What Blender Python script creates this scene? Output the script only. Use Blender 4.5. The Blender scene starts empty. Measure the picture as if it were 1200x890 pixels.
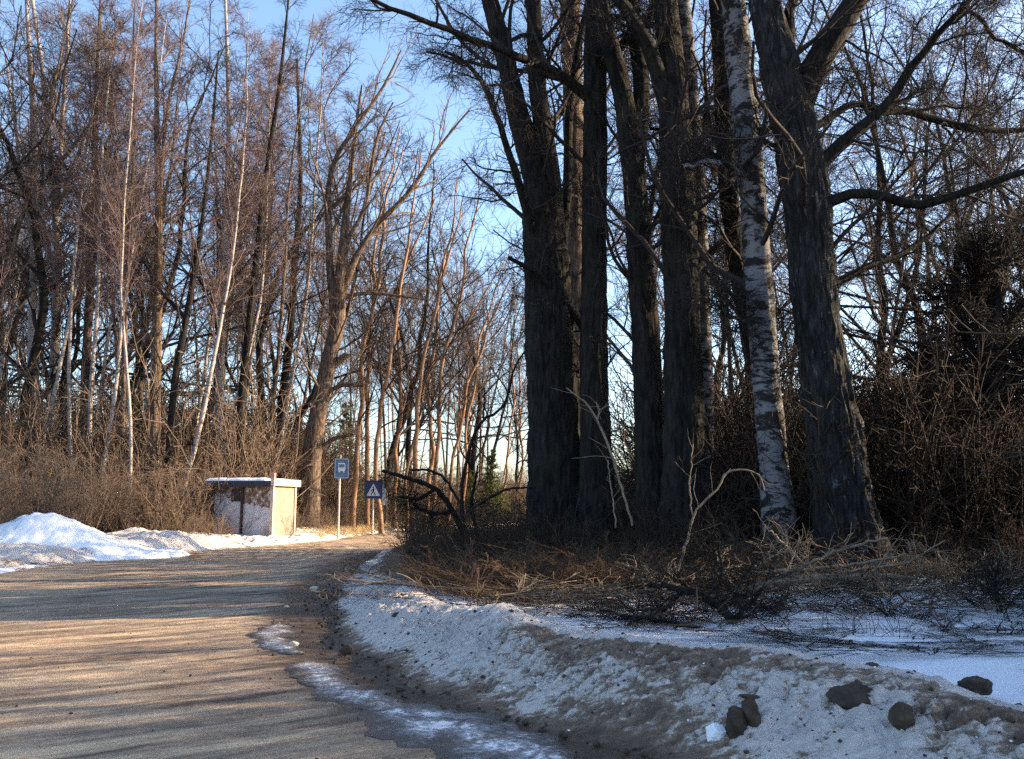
import bpy, math, random
import numpy as np
C = bpy.context.scene
COL = C.collection
PI = math.pi
RNG = np.random.default_rng(7)
random.seed(7)

# ------------------------------------------------------------------ camera
F = 1039.0                       # focal length in pixels of a 1200 px wide frame
PITCH = math.atan(145 / F)
EYE = 1.5
def at(px, py, D):
    """point at ground distance D seen at pixel (px, py)"""
    a = (px - 600) / F; b = -(py - 445) / F
    c, s = math.cos(PITCH), math.sin(PITCH)
    dx, dy, dz = a, c - b * s, s + b * c
    k = D / dy
    return np.array((dx * k, D, EYE + dz * k))
cam = bpy.data.cameras.new('camera')
cam.sensor_width = 36; cam.lens = 36 * F / 1200
cam.clip_start = .1; cam.clip_end = 3000
co = bpy.data.objects.new('camera', cam); COL.objects.link(co)
co.location = (0, 0, EYE); co.rotation_euler = (PI / 2 + PITCH, 0, 0)
C.camera = co

# ------------------------------------------------------------------ light
AZ, EL = math.radians(80), math.radians(21)      # sun to the right of the view, low
w = bpy.data.worlds.new("World"); C.world = w; w.use_nodes = True
wn, wl = w.node_tree.nodes, w.node_tree.links
sky = wn.new('ShaderNodeTexSky'); sky.sky_type = 'NISHITA'; sky.sun_disc = False
sky.sun_elevation = EL; sky.sun_rotation = AZ
sky.air_density = 1.0; sky.dust_density = 1.6; sky.ozone_density = 2.5
wl.new(sky.outputs[0], wn['Background'].inputs[0]); wn['Background'].inputs[1].default_value = .13
sl = bpy.data.lights.new('sun', 'SUN'); sl.energy = 5; sl.angle = math.radians(.5); sl.color = (1, .76, .48)
so = bpy.data.objects.new('sun', sl); COL.objects.link(so)
so.rotation_euler = (PI / 2 - EL, 0, PI - AZ)     # light travels away from the sun
C.view_settings.view_transform = 'Standard'; C.view_settings.look = 'None'
C.view_settings.exposure = 1.8; C.view_settings.gamma = 1
try: C.view_settings.use_curve_mapping = False
except Exception: pass
C.cycles.max_bounces = 5; C.cycles.diffuse_bounces = 3; C.cycles.glossy_bounces = 2
C.cycles.transparent_max_bounces = 4
C.cycles.use_denoising = False

# ------------------------------------------------------------------ noise
def _h(i, j, k, s):
    n = (i * 73856093) ^ (j * 19349663) ^ (k * 83492791) ^ (s * 2654435761 & 0x7fffffff)
    n = (n ^ (n >> 13)) * 1274126177 & 0x7fffffff
    n = (n ^ (n >> 16)) * 1103515245 & 0x7fffffff
    return ((n >> 8) & 0xffff) / 65535.0
def noise(x, y, z=0., s=0):
    x, y, z = np.broadcast_arrays(np.asarray(x, float), np.asarray(y, float), np.asarray(z, float))
    i, j, k = (np.floor(v).astype(np.int64) for v in (x, y, z))
    f, g, h = x - i, y - j, z - k
    f, g, h = (v * v * (3 - 2 * v) for v in (f, g, h))
    r = 0
    for a in (0, 1):
        for b in (0, 1):
            for c in (0, 1):
                r = r + _h(i + a, j + b, k + c, s) * (f if a else 1 - f) * (g if b else 1 - g) * (h if c else 1 - h)
    return r
def fbm(x, y, z=0., o=4, s=0):
    r, a, t = 0, .5, 0
    for q in range(o):
        r = r + a * noise(x * 2 ** q, y * 2 ** q, z * 2 ** q, s + q); t += a; a *= .55
    return r / t
def ss(a, b, v): 
    t = np.clip((v - a) / (b - a), 0, 1); return t * t * (3 - 2 * t)

# ------------------------------------------------------------------ mesh collecting
class MB:
    def __init__(self): self.v = []; self.f = []; self.n = 0; self.tri = []
    def add(self, v, f):
        """v (n,3), f (m,4) int"""
        self.v.append(np.asarray(v, np.float32).reshape(-1, 3)); self.f.append(np.asarray(f, np.int64).reshape(-1, 4) + self.n); self.n += len(self.v[-1])
    def tubes(self, P, R, k, caps=False):
        P = np.asarray(P, float); R = np.asarray(R, float)
        n, N, _ = P.shape
        T = np.gradient(P, axis=1); T /= np.linalg.norm(T, axis=2, keepdims=True) + 1e-9
        m = P[:, -1] - P[:, 0]; m /= np.linalg.norm(m, axis=1, keepdims=True) + 1e-9
        a = np.zeros((n, 3)); a[np.arange(n), np.argmin(np.abs(m), axis=1)] = 1
        U = np.cross(T, a[:, None, :]); U /= np.linalg.norm(U, axis=2, keepdims=True) + 1e-9
        V = np.cross(T, U)
        th = np.arange(k) * 2 * PI / k
        v = P[:, :, None] + R[:, :, None, None] * (np.cos(th)[None, None, :, None] * U[:, :, None] + np.sin(th)[None, None, :, None] * V[:, :, None])
        b = (np.arange(n)[:, None, None] * N + np.arange(N - 1)[None, :, None]) * k
        q = np.arange(k)[None, None, :]; q2 = (q + 1) % k
        f = np.stack([b + q, b + q2, b + k + q2, b + k + q], -1)
        self.add(v.reshape(-1, 3), f.reshape(-1, 4))
    def box(self, x0, x1, y0, y1, z0, z1):
        v = [(x, y, z) for z in (z0, z1) for (x, y) in ((x0, y0), (x1, y0), (x1, y1), (x0, y1))]
        self.add(v, [(3, 2, 1, 0), (4, 5, 6, 7), (0, 1, 5, 4), (1, 2, 6, 5), (2, 3, 7, 6), (3, 0, 4, 7)])
    def arrays(self): return np.concatenate(self.v), np.concatenate(self.f)
    def build(self, name, mat, parent=None, smooth=True, attrs=None, mesh=None):
        v, f = self.arrays()
        me = bpy.data.meshes.new(name)
        me.vertices.add(len(v)); me.vertices.foreach_set('co', v.astype(np.float32).ravel())
        me.loops.add(len(f) * 4); me.loops.foreach_set('vertex_index', f.astype(np.int32).ravel())
        me.polygons.add(len(f)); me.polygons.foreach_set('loop_start', np.arange(len(f), dtype=np.int32) * 4)
        me.polygons.foreach_set('loop_total', np.full(len(f), 4, np.int32))
        me.polygons.foreach_set('use_smooth', np.full(len(f), smooth))
        for nm, dat in (attrs or {}).items():
            at_ = me.attributes.new(nm, 'FLOAT', 'POINT'); at_.data.foreach_set('value', np.asarray(dat, np.float32).ravel())
        me.update(calc_edges=True)
        me.materials.append(mat)
        o = bpy.data.objects.new(name, me); COL.objects.link(o)
        if parent: o.parent = parent
        return o
def grid(V, keep=None):
    """V (n,m,3) -> verts, faces"""
    n, m, _ = V.shape
    i = (np.arange(n - 1)[:, None] * m + np.arange(m - 1)[None, :])
    f = np.stack([i, i + 1, i + m + 1, i + m], -1)
    if keep is not None: f = f[keep]
    return V.reshape(-1, 3), f.reshape(-1, 4)
def tag(o, label=None, cat=None, group=None, kind=None):
    if label: o['label'] = label
    if cat: o['category'] = cat
    if group: o['group'] = group
    if kind: o['kind'] = kind
    return o
def empty(name, loc, rz=0):
    o = bpy.data.objects.new(name, None); COL.objects.link(o); o.location = loc; o.rotation_euler = (0, 0, rz); o.empty_display_size = .2
    return o

# ------------------------------------------------------------------ materials
class NT:
    def __init__(self, name):
        self.m = bpy.data.materials.new(name); self.m.use_nodes = True
        self.t = self.m.node_tree; self.b = self.t.nodes['Principled BSDF']
        self.b.inputs['Specular IOR Level'].default_value = .25
    def n(self, ty, **k):
        o = self.t.nodes.new(ty)
        for a, v in k.items(): setattr(o, a, v)
        return o
    def l(self, a, b): self.t.links.new(a, b)
    def co(self, scale=(1, 1, 1), kind='Object'):
        if kind == 'Position': src = self.n('ShaderNodeNewGeometry').outputs['Position']
        else: src = self.n('ShaderNodeTexCoord').outputs[kind]
        mp = self.n('ShaderNodeMapping'); mp.inputs['Scale'].default_value = scale; self.l(src, mp.inputs[0]); return mp.outputs[0]
    def noise(self, co, scale=5., detail=4., rough=.6, dist=0.):
        o = self.n('ShaderNodeTexNoise'); self.l(co, o.inputs['Vector'])
        o.inputs['Scale'].default_value = scale; o.inputs['Detail'].default_value = detail; o.inputs['Roughness'].default_value = rough; o.inputs['Distortion'].default_value = dist
        return o.outputs[0]
    def ramp(self, f, stops):
        o = self.n('ShaderNodeValToRGB'); self.l(f, o.inputs[0]); e = o.color_ramp.elements
        while len(e) < len(stops): e.new(.5)
        for q, (p, c) in enumerate(stops):
            e[q].position = p; e[q].color = (*c, 1) if isinstance(c, tuple) else (c, c, c, 1)
        return o.outputs[0]
    def mix(self, f, a, b):
        o = self.n('ShaderNodeMix', data_type='RGBA')
        for k, v in ((0, f), (6, a), (7, b)):
            if isinstance(v, (int, float)): o.inputs[k].default_value = v
            elif isinstance(v, tuple): o.inputs[k].default_value = (*v, 1)
            else: self.l(v, o.inputs[k])
        return o.outputs[2]
    def mul(self, a, b):
        o = self.mix(1., a, b); o.node.blend_type = 'MULTIPLY'; return o
    def math(self, op, a, b=None, clamp=False):
        o = self.n('ShaderNodeMath', operation=op); o.use_clamp = clamp
        for k, v in ((0, a), (1, b)):
            if v is None: continue
            if isinstance(v, (int, float)): o.inputs[k].default_value = v
            else: self.l(v, o.inputs[k])
        return o.outputs[0]
    def attr(self, name): return self.n('ShaderNodeAttribute', attribute_name=name).outputs['Fac']
    def out(self, col, rough=.9, bump=None, bs=.5, bd=.02):
        if isinstance(col, tuple): self.b.inputs['Base Color'].default_value = (*col, 1)
        else: self.l(col, self.b.inputs['Base Color'])
        if isinstance(rough, (int, float)): self.b.inputs['Roughness'].default_value = rough
        else: self.l(rough, self.b.inputs['Roughness'])
        if bump is not None:
            o = self.n('ShaderNodeBump'); o.inputs['Strength'].default_value = bs; o.inputs['Distance'].default_value = bd
            self.l(bump, o.inputs['Height']); self.l(o.outputs[0], self.b.inputs['Normal'])
        return self.m

def m_plain(name, c, rough=.8, var=.25, scale=6):
    t = NT(name); f = t.noise(t.co(), scale, 3)
    return t.out(t.ramp(f, [(.3, tuple(x * (1 - var) for x in c)), (.7, tuple(min(1, x * (1 + var)) for x in c))]), rough)
def m_bark(name, dark, light, moss=0.):
    t = NT(name); c = t.co((9, 9, 1.6)); f = t.noise(c, 1.6, 5, .65, .4); g = t.noise(t.co((1, 1, .4)), 2.2, 3)
    col = t.ramp(f, [(.41, dark), (.50, tuple(.45 * (a + b) for a, b in zip(dark, light))), (.63, light)])
    if moss: col = t.mix(t.math('MULTIPLY', t.ramp(g, [(.5, 0.), (.68, 1.)]), moss), col, (.045, .055, .02))
    return t.out(col, .95, f, 1., .045)
def m_birch(name, white, amount=.5, base=(.05, .042, .036), rough_h=2.0, ps=(1.9, 1.9, 4.0), pd=.35, pw=.06):
    """white birch bark: black lenticels across, dark rough patches, fissured towards the root"""
    t = NT(name)
    co = t.co((3.0, 3.0, 16)); len_ = t.ramp(t.noise(co, 1.3, 3, .6, .3), [(.60, 0.), (.66, 1.)])
    pat = t.ramp(t.noise(t.co(ps), 1.5, 5, .66, pd), [(.62 - .14 * amount, 0.), (.62 + pw - .14 * amount, 1.)])
    zz = t.n('ShaderNodeSeparateXYZ'); t.l(t.co(), zz.inputs[0])
    low = t.math('SUBTRACT', 1., t.math('MULTIPLY', zz.outputs[2], 1 / rough_h), True)
    lown = t.ramp(t.math('ADD', low, t.noise(t.co((7, 7, 2)), 1.4, 4)), [(.8, 0.), (.95, 1.)])
    v = t.noise(t.co((1.5, 1.5, 1)), 3, 3)
    wcol = t.ramp(v, [(.3, tuple(x * .72 for x in white)), (.7, white)])
    m1 = t.math('MAXIMUM', len_, pat); m2 = t.math('MAXIMUM', m1, lown)
    return t.out(t.mix(m2, wcol, base), .8, t.math('SUBTRACT', t.noise(t.co((8, 8, 3)), 2, 4), m2), .5, .015)
def m_snow():
    t = NT('snow'); p = t.co(kind='Position')
    f = t.noise(p, 3, 6, .6)
    return t.out(t.ramp(f, [(.3, (.74, .76, .80)), (.7, (.86, .87, .89))]), .55, t.noise(p, 9, 5, .6), .5, .05)
def m_bank():
    """ploughed bank: gritty brown film with cleaner patches; 'dirt' is a per-vertex mask of where grit lies, less a painted sunlit crest line"""
    t = NT('dirty_snow'); p = t.co(kind='Position'); d = t.attr('dirt_sun')
    f = t.noise(p, 1.8, 8, .7, .4); q = t.noise(p, 75, 3, .7); g = t.noise(p, 16, 5, .75, .3)
    mp = t.n('ShaderNodeMapping'); mp.inputs['Rotation'].default_value = (0, 0, math.radians(-13)); mp.inputs['Scale'].default_value = (3.0, 12, 12); t.l(p, mp.inputs[0])
    h = t.noise(mp.outputs[0], 1.5, 6, .72, .5); fl = t.attr('flake')
    mk = t.math('ADD', t.math('MULTIPLY', f, .36), t.math('MULTIPLY', h, .92)); mk = t.math('ADD', mk, t.math('MULTIPLY', g, .24))
    mk = t.math('ADD', t.math('ADD', mk, t.math('MULTIPLY', q, .18)), t.math('SUBTRACT', d, t.math('MULTIPLY', fl, .16)))
    k = t.ramp(t.math('MULTIPLY', mk, .60), [(.440, (.85, .78, .73)), (.468, (.62, .52, .44)), (.500, (.38, .285, .215)), (.58, (.235, .165, .12)), (.80, (.10, .072, .048))])
    return t.out(k, .8, t.math('ADD', t.math('ADD', g, t.math('MULTIPLY', q, .3)), t.math('MULTIPLY', h, 2.)), 1., .07)
def m_ground():
    t = NT('leaf_litter'); p = t.co(kind='Position'); s = t.attr('snow')
    f = t.noise(p, 1.6, 6, .65); g = t.noise(p, 22, 5, .8)
    mud = t.ramp(t.math('ADD', t.math('MULTIPLY', g, .7), t.math('MULTIPLY', f, .3)), [(.3, (.035, .024, .016)), (.5, (.10, .068, .042)), (.7, (.22, .155, .095))])
    fine = t.noise(p, 7, 5, .7)
    k = t.ramp(t.math('ADD', s, t.math('MULTIPLY', t.math('SUBTRACT', t.math('ADD', t.math('MULTIPLY', f, .6), t.math('MULTIPLY', fine, .4)), .5), 1.6)), [(.44, 0.), (.56, 1.)])
    snow = t.ramp(t.noise(p, 2.5, 5), [(.3, (.74, .77, .83)), (.7, (.86, .88, .91))])
    return t.out(t.mix(k, mud, snow), .85, t.math('ADD', t.math('MULTIPLY', g, .6), f), .6, .05)
def m_road():
    t = NT('sanded_asphalt'); p = t.co(kind='Position'); e = t.attr('edge'); tr = t.attr('track')
    n1 = t.noise(p, .55, 5, .6, .5); n2 = t.noise(p, 5, 6, .7); n3 = t.noise(p, 70, 3, .8); 
    cx = t.n('ShaderNodeCombineXYZ'); t.l(t.math('MULTIPLY', tr, 2.6), cx.inputs[0]); t.l(t.math('MULTIPLY', t.attr('along'), .3), cx.inputs[1])
    st = t.noise(cx.outputs[0], 1.6, 6, .68, .2)
    mk = t.math('ADD', t.math('MULTIPLY', st, .6), t.math('ADD', t.math('MULTIPLY', n1, .22), t.math('MULTIPLY', n2, .18)))  # stretched noise also paints sun streak contrast into the sand colour
    col = t.ramp(mk, [(.41, (.090, .063, .048)), (.465, (.235, .170, .122)), (.525, (.38, .275, .185)), (.59, (.60, .45, .29))])
    col = t.mul(col, t.ramp(n3, [(.32, .5), (.68, 1.2)]))
    # wet mud along the right-hand foot of the bank
    wet = t.ramp(t.math('ADD', e, t.math('MULTIPLY', t.math('SUBTRACT', n2, .5), .9)), [(.40, 0.), (.62, 1.)])
    mud = t.ramp(n2, [(.3, (.038, .027, .018)), (.7, (.12, .082, .052))])
    col = t.mix(wet, col, mud)
    rough = t.ramp(t.math('ADD', wet, t.math('MULTIPLY', n1, .3)), [(.1, .85), (1., .5)])
    return t.out(col, rough, t.math('ADD', t.math('ADD', t.math('MULTIPLY', n3, .6), n2), t.math('MULTIPLY', st, 1.6)), .8, .03)
def m_ice():
    t = NT('refrozen_meltwater'); p = t.co(kind='Position'); f = t.noise(p, 4, 7, .72, .8); g = t.noise(p, 26, 4, .75)
    s = t.math('SUBTRACT', t.math('ADD', t.math('MULTIPLY', f, .65), t.math('MULTIPLY', g, .35)), t.math('MULTIPLY', t.math('POWER', t.attr('rim'), 2.), .17))
    col = t.ramp(s, [(.40, (.075, .065, .058)), (.47, (.16, .15, .15)), (.53, (.30, .305, .32)), (.585, (.70, .70, .71))])
    return t.out(col, t.ramp(s, [(.4, .22), (.6, .6)]), s, .7, .04)
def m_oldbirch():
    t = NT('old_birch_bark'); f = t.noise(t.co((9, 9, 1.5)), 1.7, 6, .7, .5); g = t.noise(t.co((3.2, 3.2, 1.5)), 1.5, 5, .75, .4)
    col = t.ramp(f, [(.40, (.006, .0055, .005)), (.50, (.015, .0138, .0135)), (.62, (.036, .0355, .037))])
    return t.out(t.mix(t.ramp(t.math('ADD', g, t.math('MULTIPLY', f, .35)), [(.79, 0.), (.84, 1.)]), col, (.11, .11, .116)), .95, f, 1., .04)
M = dict(
    birch_old=m_oldbirch(),
    snow=m_snow(), bank=m_bank(), ground=m_ground(), road=m_road(), ice=m_ice(),
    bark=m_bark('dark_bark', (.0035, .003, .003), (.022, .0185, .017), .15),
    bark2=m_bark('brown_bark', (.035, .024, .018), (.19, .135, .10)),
    birch=m_birch('birch_bark', (.17, .17, .18), 1.0, (.012, .010, .010), rough_h=1.4),
    birch_old_x=m_birch('old_birch_bark', (.036, .037, .040), 1.2, (.008, .0072, .007), 3.4, (2.6, 2.6, 1.0), .5, .2),
    birch_far=m_birch('pale_birch_bark', (.36, .315, .29), .4, (.12, .09, .075), 2.),
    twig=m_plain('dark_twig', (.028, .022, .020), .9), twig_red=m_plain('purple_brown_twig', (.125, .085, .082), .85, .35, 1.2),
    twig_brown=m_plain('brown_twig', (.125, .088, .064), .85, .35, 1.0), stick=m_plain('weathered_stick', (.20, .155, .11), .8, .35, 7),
    warm=m_plain('sun_tinted_bark', (.26, .15, .085), .85, .35, 2.),  # orange of the low sun painted into the bark colour
    brush=m_plain('brushwood', (.105, .066, .042), .9, .5, 1.6), grass=m_plain('dry_grass', (.42, .30, .15), .9, .35, 3),
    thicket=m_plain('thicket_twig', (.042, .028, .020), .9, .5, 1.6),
    litter=m_plain('dead_leaves', (.20, .135, .075), .9, .5, 2.5),
    needle=m_plain('olive_needles', (.085, .095, .028), .8, .4, 5), needle_dark=m_plain('dark_needles', (.022, .028, .014), .85, .4, 3),
    cream=m_plain('cream_paint', (.50, .405, .325), .7, .2, 4), tan=m_plain('tan_board', (.26, .185, .15), .8, .15, 3),
    beam=m_plain('dark_fascia', (.035, .030, .042), .6), post=m_plain('dark_post', (.05, .035, .03), .7),
    steel=m_plain('galvanised_steel', (.50, .45, .40), .5, .2, 9), blue=m_plain('blue_sign_face', (.06, .125, .22), .5, .15, 8),
    blue2=m_plain('dark_blue_sign_face', (.018, .030, .085), .5, .15, 8),
    white=m_plain('white_sign_film', (.40, .43, .47), .5, .15, 20), black=m_plain('black_sign_film', (.01, .012, .02), .5),
    clod=m_plain('frozen_mud', (.050, .036, .026), .9, .4, 12))

# ------------------------------------------------------------------ plan curves
def resample(pts, step):
    p = np.array(pts, float); out = []
    q = np.vstack([2 * p[0] - p[1], p, 2 * p[-1] - p[-2]])
    for i in range(len(p) - 1):
        a, b, c, d = q[i], q[i + 1], q[i + 2], q[i + 3]
        n = max(2, int(np.linalg.norm((c - b)[:3]) / step) + 1)
        t = np.linspace(0, 1, n, endpoint=False)[:, None]
        out.append(.5 * (2 * b + (c - a) * t + (2 * a - 5 * b + 4 * c - d) * t ** 2 + (3 * b - a - 3 * c + d) * t ** 3))
    return np.vstack(out + [p[-1:]])
RE = resample([(9, -2.4), (4, 2.5), (2.5, 4), (1.17, 5.3), (0, 6.5), (-.9, 7.8), (-1.5, 9.2), (-2.1, 11.2), (-2.7, 14), (-3.3, 18), (-3.9, 24), (-4.3, 31), (-4.1, 39), (-3.0, 47), (.5, 54), (8, 59), (24, 62)], .5)
LE = resample([(-60, 16), (-25, 15.6), (-14, 16), (-11, 18.5), (-10.9, 22), (-10.4, 26.5), (-8.9, 31), (-7.4, 36.5), (-6.8, 43), (-5.6, 51), (-1.5, 59), (6, 65), (24, 69)], .5)
def sdist(x, y, poly):
    """signed distance to an open polyline, positive on its right-hand side when walked"""
    x = np.asarray(x, float); y = np.asarray(y, float); sh = x.shape; x = x.ravel(); y = y.ravel()
    best = np.full(x.size, 1e9); sg = np.ones(x.size)
    for a, b in zip(poly[:-1], poly[1:]):
        d = b - a; L2 = d @ d
        t = np.clip(((x - a[0]) * d[0] + (y - a[1]) * d[1]) / L2, 0, 1)
        ex, ey = x - a[0] - t * d[0], y - a[1] - t * d[1]
        r = ex * ex + ey * ey; m = r < best
        best[m] = r[m]; sg[m] = np.sign(-(d[0] * ey - d[1] * ex))[m]
    return (np.sqrt(best) * np.where(sg == 0, 1, sg)).reshape(sh)
REc, LEc = RE[::3], LE[::3]
def gz(x, y, tr=None, tl=None):
    """terrain height"""
    x = np.asarray(x, float); y = np.asarray(y, float)
    if tr is None: tr = sdist(x, y, REc)          # >0 right of the road
    if tl is None: tl = -sdist(x, y, LEc)         # >0 left of the road
    n = fbm(x * .35, y * .35, 0, 4, 3) - .5; n2 = fbm(x * 1.6, y * 1.6, 0, 3, 9) - .5
    right = -.07 + .30 * ss(-.1, 1.2, tr) + .18 * ss(3, 9, tr) + (.25 * n + .06 * n2) * ss(.5, 5, tr)
    left = -.07 + .12 * ss(-.1, .6, tl) + .45 * ss(1, 9, tl) + (.5 * n + .08 * n2) * ss(0, 3, tl)
    z = np.where(tr > -.3, right, np.where(tl > -.3, left, -.07))
    return z + .02 * np.maximum(0, np.hypot(x, y) - 90)

# ------------------------------------------------------------------ ground sheet
def axis(segs):
    out = [segs[0][0]]
    for a, b, st in segs:
        n = max(1, int(round((b - a) / st))); out += list(np.linspace(a, b, n + 1)[1:])
    return np.array(out)
gx = axis([(-900, -100, 80), (-100, -30, 4), (-30, -14, .5), (-14, -4, .22), (-4, 9, .09), (9, 30, .4), (30, 100, 4), (100, 900, 80)])
gy = axis([(-900, -60, 80), (-60, -4, 3), (-4, 4, .4), (4, 16, .09), (16, 45, .25), (45, 90, 1.2), (90, 200, 8), (200, 1500, 100)])
X, Y = np.meshgrid(gx, gy)
TR = sdist(X, Y, REc); TL = -sdist(X, Y, LEc)
Z = gz(X, Y, TR, TL)
snow = np.where(TR > 0, ss(.3, .8, TR) * (1 - ss(13.4, 15.4, Y + .15 * (X - 1) + 1.5 * (fbm(X * .5, Y * .5) - .5))) * (.92) + .30, 0)
snow = np.where(TL > 0, .30 + .35 * (1 - ss(1, 6, TL)), snow)
b = MB(); v, f = grid(np.stack([X, Y, Z], -1)); b.add(v, f)
tag(b.build('ground', M['ground'], attrs={'snow': snow}), 'brown leaf littered ground with patches of old snow', kind='structure')

# road
rx = axis([(-60, -16, .8), (-16, -6, .16), (-6, 4, .08), (4, 10, .3), (10, 26, 1)]); ry = axis([(-40, 3, 1), (3, 12, .08), (12, 34, .16), (34, 72, .4)])
X, Y = np.meshgrid(rx, ry); TR = sdist(X, Y, REc); TL = -sdist(X, Y, LEc)
tcoord = TR
Z = .012 * (fbm(X * 9 + 2 * Y, Y * 11, 0, 3, 23) - .5) + .006 + .035 * (fbm(X * .5, Y * .5, 0, 3, 21) - .5) + .012 * (fbm(X * 3, Y * 3, 0, 3, 22) - .5)
Z = Z - .02 * ss(-.7, 0, TR)
keep = (TR < .35) & (TL < .35)
kf = keep[:-1, :-1] & keep[1:, 1:] & keep[1:, :-1] & keep[:-1, 1:]
b = MB(); v, f = grid(np.stack([X, Y, Z], -1), kf); b.add(v, f)
edge = np.clip(1.0 + TR * .55, 0, 1) * ss(40, 20, Y) + .35 * ss(-.5, 0.2, TL)
# wheel tracks and painted sun streaks bend in from the left and swing away up the road
rad = np.hypot(X + 16, Y - 26)
track = rad; along = np.arctan2(Y - 26, X + 16) * 16
road = b.build('road', M['road'], attrs={'edge': edge, 'track': track, 'along': along})
tag(road, 'grey brown sanded asphalt road bending away', kind='structure')

# ------------------------------------------------------------------ snow banks (along the edge curves)
def normals(c):
    t = np.gradient(c, axis=0); t /= np.linalg.norm(t, axis=1, keepdims=True)
    return np.stack([t[:, 1], -t[:, 0]], 1)
def bank(curve, side, tt, hfun, name, label, dirt_sun_fun):
    c = curve; n = normals(c) * side
    k = np.ones(9) / 9
    n = np.stack([np.convolve(np.pad(n[:, q], 4, 'edge'), k, 'valid') for q in (0, 1)], 1); n /= np.linalg.norm(n, axis=1, keepdims=True)
    wob = .16 * (fbm(c[:, 0] * .9, c[:, 1] * .9, 0, 3, 31) - .5) * 2
    T = tt[None, :] + wob[:, None] * (1 - ss(1.2, 2.2, tt))[None, :]
    X = c[:, 0:1] + n[:, 0:1] * T; Y = c[:, 1:2] + n[:, 1:2] * T
    Z = hfun(X, Y, tt[None, :] + 0 * X, np.arange(len(c))[:, None] + 0 * X)
    b = MB(); v, f = grid(np.stack([X, Y, Z], -1)); b.add(v, f)
    return tag(b.build(name, M['bank'], attrs={'dirt_sun': dirt_sun_fun(X, Y, tt[None, :] + 0 * X), 'flake': flake(X, Y)}), label, kind='structure')
RC = resample([tuple(p) for p in RE[(RE[:, 1] > 1.5) & (RE[:, 1] < 30)][::2]], .03)
tt = axis([(-.25, 1.4, .022), (1.4, 2.4, .08)])
def flake(X, Y):
    uu = X * .97 + Y * .22; vv = Y * .97 - X * .22
    return 1 - np.abs(fbm(uu * 5, vv * 12, 0, 4, 48) - .5) * 4
def chunk(X, Y, Z0=0, s=40):
    r = np.abs(fbm(X * 3.2 + Y * 1.1, Y * 2.2 - X * 1.5, 0, 4, s) - .5) * 2
    return r
def hr(X, Y, t, i):
    H = .55 * (1 - .5 * ss(9, 14, Y) - .35 * ss(14, 24, Y)) * (.88 + .35 * (fbm(X * .6, Y * .6, 0, 3, 44) - .5) * 2)
    base = -.09 + .07 * ss(-.25, 0, t)
    up = ss(-.15, 1.02, t) ** .85; dn = ss(1.0, 1.75, t)
    h = base + H * up * (1 - dn * .62) - .25 * ss(1.7, 2.3, t)
    a = up * (1 - .72 * ss(.62, .95, t)) * (1 - dn)
    r1 = chunk(X, Y); r2 = fbm(X * 13 + Y * 4, Y * 9 - X * 6, 0, 3, 47) - .5
    uu = X * .97 + Y * .22; vv = Y * .97 - X * .22
    r3 = -np.abs(fbm(uu * 5, vv * 12, 0, 4, 48) - .5) * 3 + .3; r4 = -np.abs(fbm(uu * 14, vv * 26, 0, 3, 50) - .5) * 3 + .3
    r0 = fbm(X * 1.7, Y * 1.7, 0, 3, 49) - .5
    return h + a * (.16 * r0 - .05 * (1 - r1) ** 3 + .06 * r2 + .10 * r3 + .05 * r4) + .02 * r2
def dr(X, Y, t):
    p = fbm(X * .8, Y * .8, 0, 3, 52) - .5
    return -.05 + .30 * (1 - ss(-.05, .22, t)) + .04 * ss(.60, .88, t) * (1 - ss(.90, 1.0, t)) - .10 * (ss(.25, .4, t) * (1 - ss(.6, .8, t))) - .5 * ss(.93, 1.05, t) + .75 * p * (1 - ss(.9, 1., t))  # grit mask, cut at the crest to paint a pale sunlit line
bank(RC, 1, tt, hr, 'snow_bank', 'gritty ploughed snow bank along the right edge of the road', dr)
LC = resample([tuple(p) for p in LE[(LE[:, 0] > -30) & (LE[:, 1] < 62)][::2]], .09)
tl_ = axis([(-.3, 2.2, .06), (2.2, 4.2, .12)])
def hl(X, Y, t, i):
    H = (.09 + .26 * ss(19.5, 23, Y) + .18 * ss(25.5, 28, Y)) * (1 - .45 * ss(29.5, 32.5, Y) - .2 * ss(40, 50, Y)) * (.8 + .8 * (fbm(X * .8, Y * .8, 0, 3, 64) - .3))
    h = -.09 + .07 * ss(-.25, 0, t) + H * ss(-.15, .9, t) + .12 * ss(1, 2.4, t) - .35 * ss(3, 4.2, t)
    a = ss(-.1, .5, t) * (1 - ss(2.6, 3.6, t)) * (.3 + .7 * ss(17, 22, Y))
    return h + a * (.22 * (fbm(X * 2.1, Y * 2.1, 0, 4, 66) - .5) - .10 * (1 - chunk(X, Y, s=68)) ** 3)
def dl(X, Y, t):
    p = fbm(X * .9, Y * .9, 0, 3, 72) - .5
    return -.13 + .34 * (1 - ss(-.05, .26, t)) + .30 * ss(22, 18, Y) + .7 * p - .25 * ss(.9, 1.6, t) * (1 - ss(40, 44, Y)) + .16 * ss(36, 42, Y)
bank(LC, -1, tl_, hl, 'snow_bank', 'low sunlit snow bank along the far edge of the road', dl)

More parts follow.
